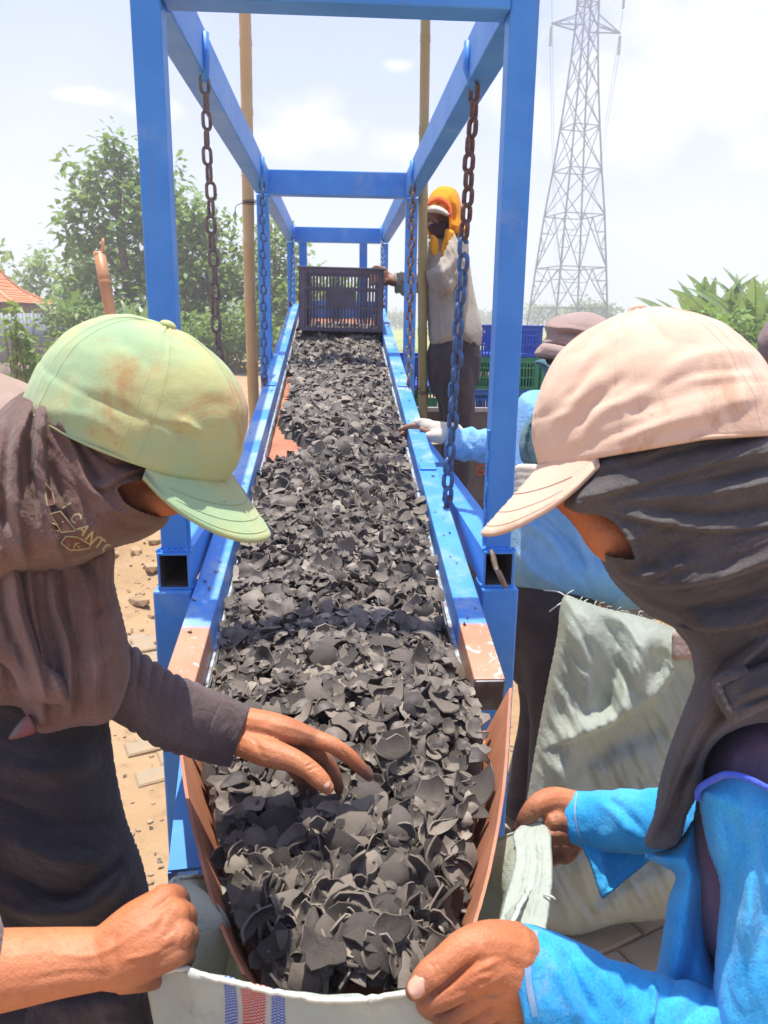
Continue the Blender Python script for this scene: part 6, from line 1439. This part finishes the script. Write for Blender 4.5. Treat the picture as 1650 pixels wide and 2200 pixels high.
# ================================================================ worker in pale blue behind the right post
def blue_worker():
    root = empty('person', P(1200, 1650, 2.4) * np.array([1, 1, 0]), 'person in a pale blue shirt and mauve cap reaching over the rail', 'person'); D = 2.25
    M_MC = fabric('mauve_cap', (.33, .235, .2), (.38, .285, .245), (.4, .3, .27), .3); M_GL = fabric('cotton_glove', (.62, .54, .42), (.66, .6, .5), (.3, .24, .18), .35, weave=2200)
    infl('cap', M_MC, root, [(1170, 698), (1190, 682), (1235, 671), (1280, 674), (1315, 700), (1320, 760), (1280, 772), (1225, 768), (1168, 740), (1174, 720)], D, .11, 40, cell=2.4, noise_amp=.004, aniso=10, seed=61, back=1.0, strokes=[('r', [(1182, 702), (1230, 706), (1290, 720)], 5, .008), ('r', [(1186, 716), (1240, 718), (1300, 734)], 5, -.012), ('r', [(1180, 736), (1235, 742), (1300, 756)], 4, .008), ('r', [(1240, 690), (1238, 720)], 3, .004)])
    infl('cap_brim', M_MC, root, [(1148, 760), (1156, 746), (1170, 737), (1225, 747), (1252, 757), (1230, 773), (1195, 776), (1158, 770)], D - .12, .025, 14, cell=2.2, noise_amp=.001)
    infl('scarf', M_TEAL, root, [(1148, 778), (1164, 770), (1185, 776), (1210, 775), (1260, 790), (1300, 900), (1290, 1000), (1200, 1010), (1140, 1004), (1118, 985), (1118, 930), (1132, 905), (1150, 880), (1164, 850), (1168, 800)], D - .13, .09, 40, cell=2.6, noise_amp=.01, aniso=75, seed=62, hole=[(1172, 772), (1200, 773), (1235, 775), (1235, 786), (1200, 790), (1176, 784)], strokes=[('s', [(1165, 860), (1135, 910), (1125, 990)], 8, .02), ('r', [(1160, 900), (1148, 950), (1150, 1000)], 5, .015), ('r', [(1152, 890), (1138, 940), (1136, 1000)], 4, -.015), ('r', [(1128, 915), (1145, 905), (1160, 900)], 4, .012)])
    infl('shirt', M_LBLUE, root, [(1112, 862), (1130, 842), (1165, 838), (1300, 850), (1420, 900), (1430, 1100), (1400, 1290), (1330, 1310), (1298, 1300), (1230, 1300), (1160, 1285), (1108, 1262), (1085, 1230), (1092, 1100), (1100, 980)], D + .04, .14, 70, cell=3, noise_amp=.008, aniso=60, seed=63, back=.9, strokes=[('r', [(1110, 1110), (1180, 1160), (1230, 1260)], 14, .014), ('r', [(1130, 1090), (1200, 1150), (1270, 1230)], 10, -.012), ('r', [(1200, 1090), (1240, 1150), (1280, 1260)], 12, .014), ('r', [(1105, 1180), (1150, 1230), (1230, 1280)], 10, .008), ('s', [(1276, 1130), (1270, 1190), (1286, 1230)], 8, .008)])
    V, F = loft_px([(1150, 860, 1150, 1000, D - .02, .8), (1100, 905, 1100, 1005, D + .06, .8), (1040, 922, 1040, 992, D + .16, .8), (985, 920, 990, 988, D + .22, .8), (952, 916, 958, 972, D + .25, .8)], m=80, n=44, noise_amp=.006, cuff=.04, seed=64, ring=(60, .008, .6, lambda f: .8 * np.ones_like(f))); put('sleeve', V, F, M_LBLUE, root)
    trousers(root, P(1180, 1320, D + .05), 0.0, M_TROU, M_SHOE, .26, (.0, .0), .10)
    Dg = 2.5
    body = union([ellipsoid(P(1236, 775, D), (.06, .08, .09)), ellipsoid(P(1190, 786, D - .09), (.03, .03, .03)), capsule([(*P(1215, 800, D + .02), .05), (*P(1240, 900, D + .05), .09), (*P(1230, 1280, D + .06), .1)]), cap_px((1150, 935, D + .02, 34), (1040, 957, D + .17, 22), (960, 945, Dg, 20)), cap_px((950, 942, Dg, 22), (915, 930, Dg, 18), (880, 925, Dg, 8)),
        cap_px((905, 915, Dg, 14), (880, 916, Dg, 11), (858, 924, Dg, 7.5)), cap_px((905, 922, Dg + .02, 12), (880, 927, Dg + .02, 10), (862, 934, Dg + .03, 7.5)), cap_px((912, 930, Dg + .02, 12), (890, 938, Dg + .03, 9), (872, 940, Dg + .04, 7)), cap_px((925, 932, Dg - .02, 13), (912, 926, Dg - .03, 10), (905, 922, Dg - .03, 8.5))], .005, 3)
    put('body', body[0], body[1], M_SKIND, root)
    g = union([cap_px((975, 930, Dg, 33), (945, 926, Dg, 31), (915, 918, Dg, 24), m=12, n=20), cap_px((920, 910, Dg, 16), (898, 908, Dg, 15.5)), cap_px((945, 938, Dg - .03, 24), (922, 938, Dg - .04, 17))], .005, 3); put('glove', g[0], g[1], M_GL, root)
    g = union([cap_px((1170, 1040, D - .22, 34), (1140, 1030, D - .25, 30), (1124, 1012, D - .25, 20), m=12, n=20)] + [cap_px((1150, 1010 + k * 15, D - .26, 16), (1118, 1008 + k * 15, D - .28, 14), (1114, 1014 + k * 15, D - .24, 13)) for k in range(4)], .005, 3); put('glove', g[0], g[1], M_GL, root)
blue_worker()

# ================================================================ worker mostly hidden at the right edge
def edge_worker():
    root = empty('person', P(1800, 1500, 1.95) * np.array([1, 1, 0]), 'person in a brown cap mostly hidden behind the beige capped worker', 'person'); D = 1.75
    infl('cap', fabric('brown_cap', (.2, .13, .12), (.25, .17, .15)), root, [(1628, 752), (1632, 716), (1660, 680), (1730, 660), (1820, 680), (1850, 760), (1800, 800), (1700, 800), (1640, 780)], D, .1, 50, cell=4, noise_amp=.003, seed=71, back=1)
    infl('shirt', M_TEAL, root, [(1640, 940), (1760, 900), (1900, 920), (1960, 1200), (1920, 1600), (1700, 1620), (1620, 1400), (1610, 1100)], D + .15, .13, 90, cell=6, noise_amp=.008, seed=72, back=1)
    V, F = loft_px([(1700, 1000, 1660, 1120, D + .1, .9), (1640, 1180, 1600, 1260, D + .2, .9), (1560, 1330, 1560, 1420, D + .26, .9), (1500, 1345, 1500, 1418, D + .28, .9)], m=60, n=36, noise_amp=.006, cuff=.03, seed=73); put('sleeve', V, F, M_TEAL, root)
    trousers(root, P(1790, 1600, D + .2), 0.0, M_TROU, M_SHOE, .2)
    Dg = 1.93
    body = union([ellipsoid(P(1740, 810, D), (.07, .08, .12)), capsule([(*P(1750, 860, D + .05), .055), (*P(1780, 1000, D + .13), .09), (*P(1790, 1600, D + .16), .1)]), cap_px((1690, 1060, D + .1, 45), (1600, 1280, D + .22, 36), (1490, 1380, Dg, 24))], .006, 3); put('body', body[0], body[1], M_SKIND, root)
    g = union([cap_px((1520, 1385, Dg, 36), (1480, 1382, Dg - .02, 33), m=12, n=20)] + [cap_px((1480, 1362 + k * 14, Dg - .03, 17), (1458, 1366 + k * 13, Dg - .06, 14), (1453, 1372 + k * 13, Dg - .02, 12)) for k in range(4)], .005, 3)
    put('glove', g[0], g[1], fabric('tan_glove', (.4, .29, .22), (.45, .34, .27), weave=2200), root)
edge_worker()
# ================================================================ sacks
def sack_mat(name, c1, c2, stripes=None):
    m, nt, b = new_mat(name); uv = co(nt, 'UV'); v = co(nt)
    sx = N(nt, 'ShaderNodeSeparateXYZ', ins={0: uv}); U, W = sx.outputs[0], sx.outputs[1]
    wx = math_n(nt, 'SINE', math_n(nt, 'MULTIPLY', U, 6.2832 / .0048)); wy = math_n(nt, 'SINE', math_n(nt, 'MULTIPLY', W, 6.2832 / .0048)); weave = math_n(nt, 'MULTIPLY', wx, wy)
    col = mixc(nt, sstep(nt, noise(nt, v, 6, 6, .6, .4), .35, .7), c1, c2)
    mp = N(nt, 'ShaderNodeMapping', ins={'Vector': uv}); mp.inputs['Scale'].default_value = (260, 22, 1)
    col = mixc(nt, math_n(nt, 'MULTIPLY', sstep(nt, noise(nt, mp.outputs[0], 1.0, 5, .65), .48, .7), .35), col, (.66, .68, .58))
    col = mixc(nt, math_n(nt, 'MULTIPLY', sstep(nt, noise(nt, v, 14, 8, .7), .58, .74), .5), col, (.32, .30, .25))
    col = mixc(nt, math_n(nt, 'MULTIPLY', sstep(nt, noise(nt, v, 120, 4, .7), .70, .74), .8), col, (.08, .075, .07))
    if stripes:
        for u0, u1, c in stripes:
            k = math_n(nt, 'MULTIPLY', math_n(nt, 'GREATER_THAN', U, u0), math_n(nt, 'LESS_THAN', U, u1))
            chk = math_n(nt, 'GREATER_THAN', math_n(nt, 'MULTIPLY', math_n(nt, 'SINE', math_n(nt, 'MULTIPLY', U, 6.2832 / .0062)), math_n(nt, 'SINE', math_n(nt, 'MULTIPLY', W, 6.2832 / .0052))), -.12)
            col = mixc(nt, math_n(nt, 'MULTIPLY', math_n(nt, 'MULTIPLY', k, chk), .95), col, c)
    nt.links.new(col, b.inputs['Base Color']); b.inputs['Roughness'].default_value = .55; b.inputs['Specular IOR Level'].default_value = .35
    h = math_n(nt, 'ADD', math_n(nt, 'MULTIPLY', weave, .12), math_n(nt, 'ADD', math_n(nt, 'MULTIPLY', noise(nt, v, 30, 6, .65, .8), 2.4), math_n(nt, 'MULTIPLY', math_n(nt, 'ABSOLUTE', math_n(nt, 'SUBTRACT', noise(nt, v, 17, 5, .6, 1.6), .5)), 9.0))); bump(nt, b, h, .5, .0022)
    t = N(nt, 'ShaderNodeBsdfTranslucent', ins={'Color': col}); mx = N(nt, 'ShaderNodeMixShader', ins={0: .45, 1: b.outputs[0], 2: t.outputs[0]}); nt.links.new(mx.outputs[0], nt.nodes['Material Output'].inputs[0])
    return m
def front_sack():
    root = empty('woven_sack', P(750, 2050, .85) * np.array([1, 1, 0]), 'pale green white woven sack with blue and red stripes held open under the chute', 'sack')
    loop = [(346, 1975, .775), (322, 2050, .745), (345, 2088, .735), (392, 2082, .73), (420, 2092, .722), (500, 2112, .708), (600, 2135, .695), (720, 2152, .69), (830, 2142, .69), (900, 2128, .69), (985, 2095, .71), (1060, 2040, .75), (1096, 1992, .82), (1130, 1925, .90), (1168, 1860, .97), (1176, 1800, 1.02), (1160, 1768, 1.045), (1120, 1786, 1.07), (1066, 1806, 1.09),
            (900, 1860, 1.07), (700, 1890, 1.06), (520, 1895, 1.04), (440, 1886, .99), (392, 1888, .93), (366, 1900, .86)]
    R = np.array([P(*p) for p in loop]); n = 260; q = np.vstack([R[-2:], R, R[:3]]); d = np.linalg.norm(np.diff(q, axis=0), axis=1) ** .5; T = np.concatenate([[0], np.cumsum(d)])
    s = spline(q, 1400); full = np.linspace(0, T[-1], 1400); ss = np.linspace(T[2], T[2 + len(R)], n, endpoint=False); rim = np.stack([np.interp(ss, full, s[:, i]) for i in range(3)], 1)
    # even spacing along the rim
    L = np.concatenate([[0], np.cumsum(np.linalg.norm(np.diff(np.vstack([rim, rim[:1]]), axis=0), axis=1))]); e = np.linspace(0, L[-1], n, endpoint=False); rim = np.stack([np.interp(e, L, np.append(rim[:, i], rim[0, i])) for i in range(3)], 1)
    c = rim.mean(0); ang = np.arctan2(rim[:, 1] - c[1], rim[:, 0] - c[0]); m = 90; V = []; UV = []
    g0 = .03; front = np.clip(-np.sin(ang) * 1.6 + .1, 0, 1); cx, cy = c[0] + .03, c[1] + .0
    for i in range(m):
        f = i / (m - 1); dn = f ** 1.25; r = .26 + .03 * math.sin(f * 3.1)
        bot = np.stack([cx + r * 1.05 * np.cos(ang), cy + r * .95 * np.sin(ang), np.full(n, g0)], 1)
        wv = np.clip(f * 1.6, 0, 1); wv = wv * wv * (3 - 2 * wv); row = rim * 1.0; row = rim * (1 - wv) + bot * wv; row[:, 2] = rim[:, 2] * (1 - dn) + g0 * dn
        fold = .016 * np.sin(ang * 9 + 2 * np.sin(f * 5)) * math.sin(min(1, f * 2.2) * 1.57) + .012 * vnoise(np.stack([ang * 3, np.full(n, f * 5), 0 * ang], 1), 3) * min(1, f * 5) + .004 * vnoise(np.stack([ang * 14, np.full(n, f * 9), 0 * ang], 1), 5)
        nrm = np.stack([np.cos(ang), np.sin(ang), 0 * ang], 1); V.append(row + nrm * (fold - (1 - front) * .075 * math.sin(min(1, f / .16) * 1.57) * (1 - f))[:, None]); UV.append(np.stack([e, np.full(n, f * 1.0)], 1))
    # rolled inside edge
    V = np.array(V); V0 = V[0].copy(); inn = V0 + (c - V0) * .012 + np.array([0, 0, .003]); V = np.concatenate([inn[None], V]); UV = [UV[0] - np.array([0, .004])] + UV; UV = np.array(UV)
    # wrap column for the uv seam
    V = np.concatenate([V, V[:, :1]], 1); UV = np.concatenate([UV, UV[:, :1] + np.array([L[-1], 0])], 1); M_, n1 = V.shape[:2]
    i = np.arange(M_ - 1)[:, None] * n1 + np.arange(n1 - 1)[None]; F = np.stack([i, i + n1, i + n1 + 1, i + 1], -1).reshape(-1, 4)
    def u_at(px):
        x, y, d_ = proj(rim); k = np.where(y > 2040)[0]; return float(np.interp(px, x[k][np.argsort(x[k])], e[k][np.argsort(x[k])]))
    w_ = .0135
    st = [(u_at(478), u_at(508), (.03, .13, .6)), (u_at(520), u_at(572), (.68, .05, .05)), (u_at(584), u_at(612), (.03, .13, .6))]
    mt = sack_mat('striped_sack', (.64, .69, .60), (.56, .62, .54), st)
    o = put('sack_cloth', V.reshape(-1, 3), F, mt, root, True, UV.reshape(-1, 2)); so = o.modifiers.new('s', 'SOLIDIFY'); so.thickness = .0022; so.offset = 0
    # frayed hem
    hem = MB(); hm = rim + np.array([0, 0, .001]) + .0004 * np.random.default_rng(3).normal(0, 1, rim.shape); hem.tube(np.vstack([hm, hm[:1]]), .0026, 6)
    rr = np.random.default_rng(9)
    hem.obj('hem', pmat('pale_hem', (.66, .66, .54), (.58, .6, .5), 60, .9, bmp=.5, bscale=300), root, True)
    # folded outer lap by the rear hand
    thr = pmat('loose_thread', (.7, .7, .6))
    infl('folded_lap', mt, root, [(1104, 1788), (1146, 1762), (1180, 1778), (1186, 1830), (1188, 1880), (1184, 1930), (1176, 1985), (1165, 2015), (1070, 2015), (1078, 1960), (1094, 1900), (1108, 1840)], .93, .006, 6, cell=2.6, noise_amp=.004, nscale=20, aniso=75, seed=81, tilt=(0, -.0007), strokes=[('r', [(1150, 1780), (1160, 1850), (1150, 1930), (1130, 2000)], 6, .0035), ('r', [(1135, 1800), (1132, 1870), (1110, 1950)], 4, -.003)])
    for a in ([(1168, 1922, .90), (1185, 1926, .89), (1194, 1934, .89)], [(1150, 1996, .86), (1162, 2004, .86), (1166, 2012, .86)]): put('loose_thread', *tube(spline(np.array([P(*k) for k in a]), 8), .0013, 5), thr, root)
front_sack()
def upright_sack():
    root = empty('woven_sack', P(1300, 1950, 2.1) * np.array([1, 1, 0]), 'dusty pale green upright sack standing between the pale blue worker and the beige cap', 'sack'); D = 2.06
    mt = sack_mat('dusty_sack', (.56, .61, .52), (.45, .49, .42))
    V, F = clean(*inflate([(1210, 1282), (1250, 1290), (1300, 1306), (1380, 1325), (1450, 1350), (1500, 1366), (1520, 1500), (1530, 1700), (1500, 1880), (1450, 1965), (1330, 1985), (1220, 2010), (1120, 1960), (1112, 1830), (1128, 1740), (1148, 1620), (1174, 1480), (1196, 1370)],
        D, .10, 90, cell=3.4, noise_amp=.02, nscale=24, aniso=62, seed=83, back=1.1, tilt=(0, .00012), strokes=[('r', [(1255, 1300), (1270, 1420), (1230, 1600), (1180, 1720)], 30, .03), ('r', [(1300, 1320), (1330, 1420), (1290, 1560)], 22, -.03), ('r', [(1400, 1340), (1370, 1430), (1330, 1520), (1240, 1600)], 30, .04), ('s', [(1450, 1430), (1400, 1500), (1300, 1560), (1160, 1610)], 26, .03), ('r', [(1250, 1640), (1330, 1600), (1430, 1560)], 24, -.025), ('r', [(1170, 1520), (1190, 1430), (1220, 1330)], 14, .015), ('r', [(1400, 1700), (1300, 1800), (1220, 1900)], 30, .03), ('r', [(1450, 1830), (1350, 1880), (1250, 1960)], 22, -.03)]))
    x, y, d = proj(V); uv = np.stack([x * d / FPX, y * d / FPX], 1); o = put('sack_cloth', V, F, mt, root, True, uv)
    thr = pmat('sack_thread', (.66, .68, .56)); rr = np.random.default_rng(4)
    for k in range(16):
        f = k / 15; p = np.array([1212 + (1450 - 1212) * f, 1283 + (1350 - 1283) * f]); a = p + (rr.uniform(-16, 10), rr.uniform(-14, -3)); b_ = a + (rr.uniform(-14, 12), rr.uniform(-8, 6)); put('loose_thread', *tube(spline(np.array([P(*p, D), P(*a, D - .01), P(*b_, D)]), 7), rr.uniform(.0006, .0015), 5), thr, root)
    for a in ([(1215, 1290), (1196, 1302), (1180, 1314)], [(1222, 1286), (1200, 1272), (1168, 1268)]): put('loose_thread', *tube(spline(np.array([P(*k, D) for k in a]), 8), .002, 5), thr, root)
upright_sack()
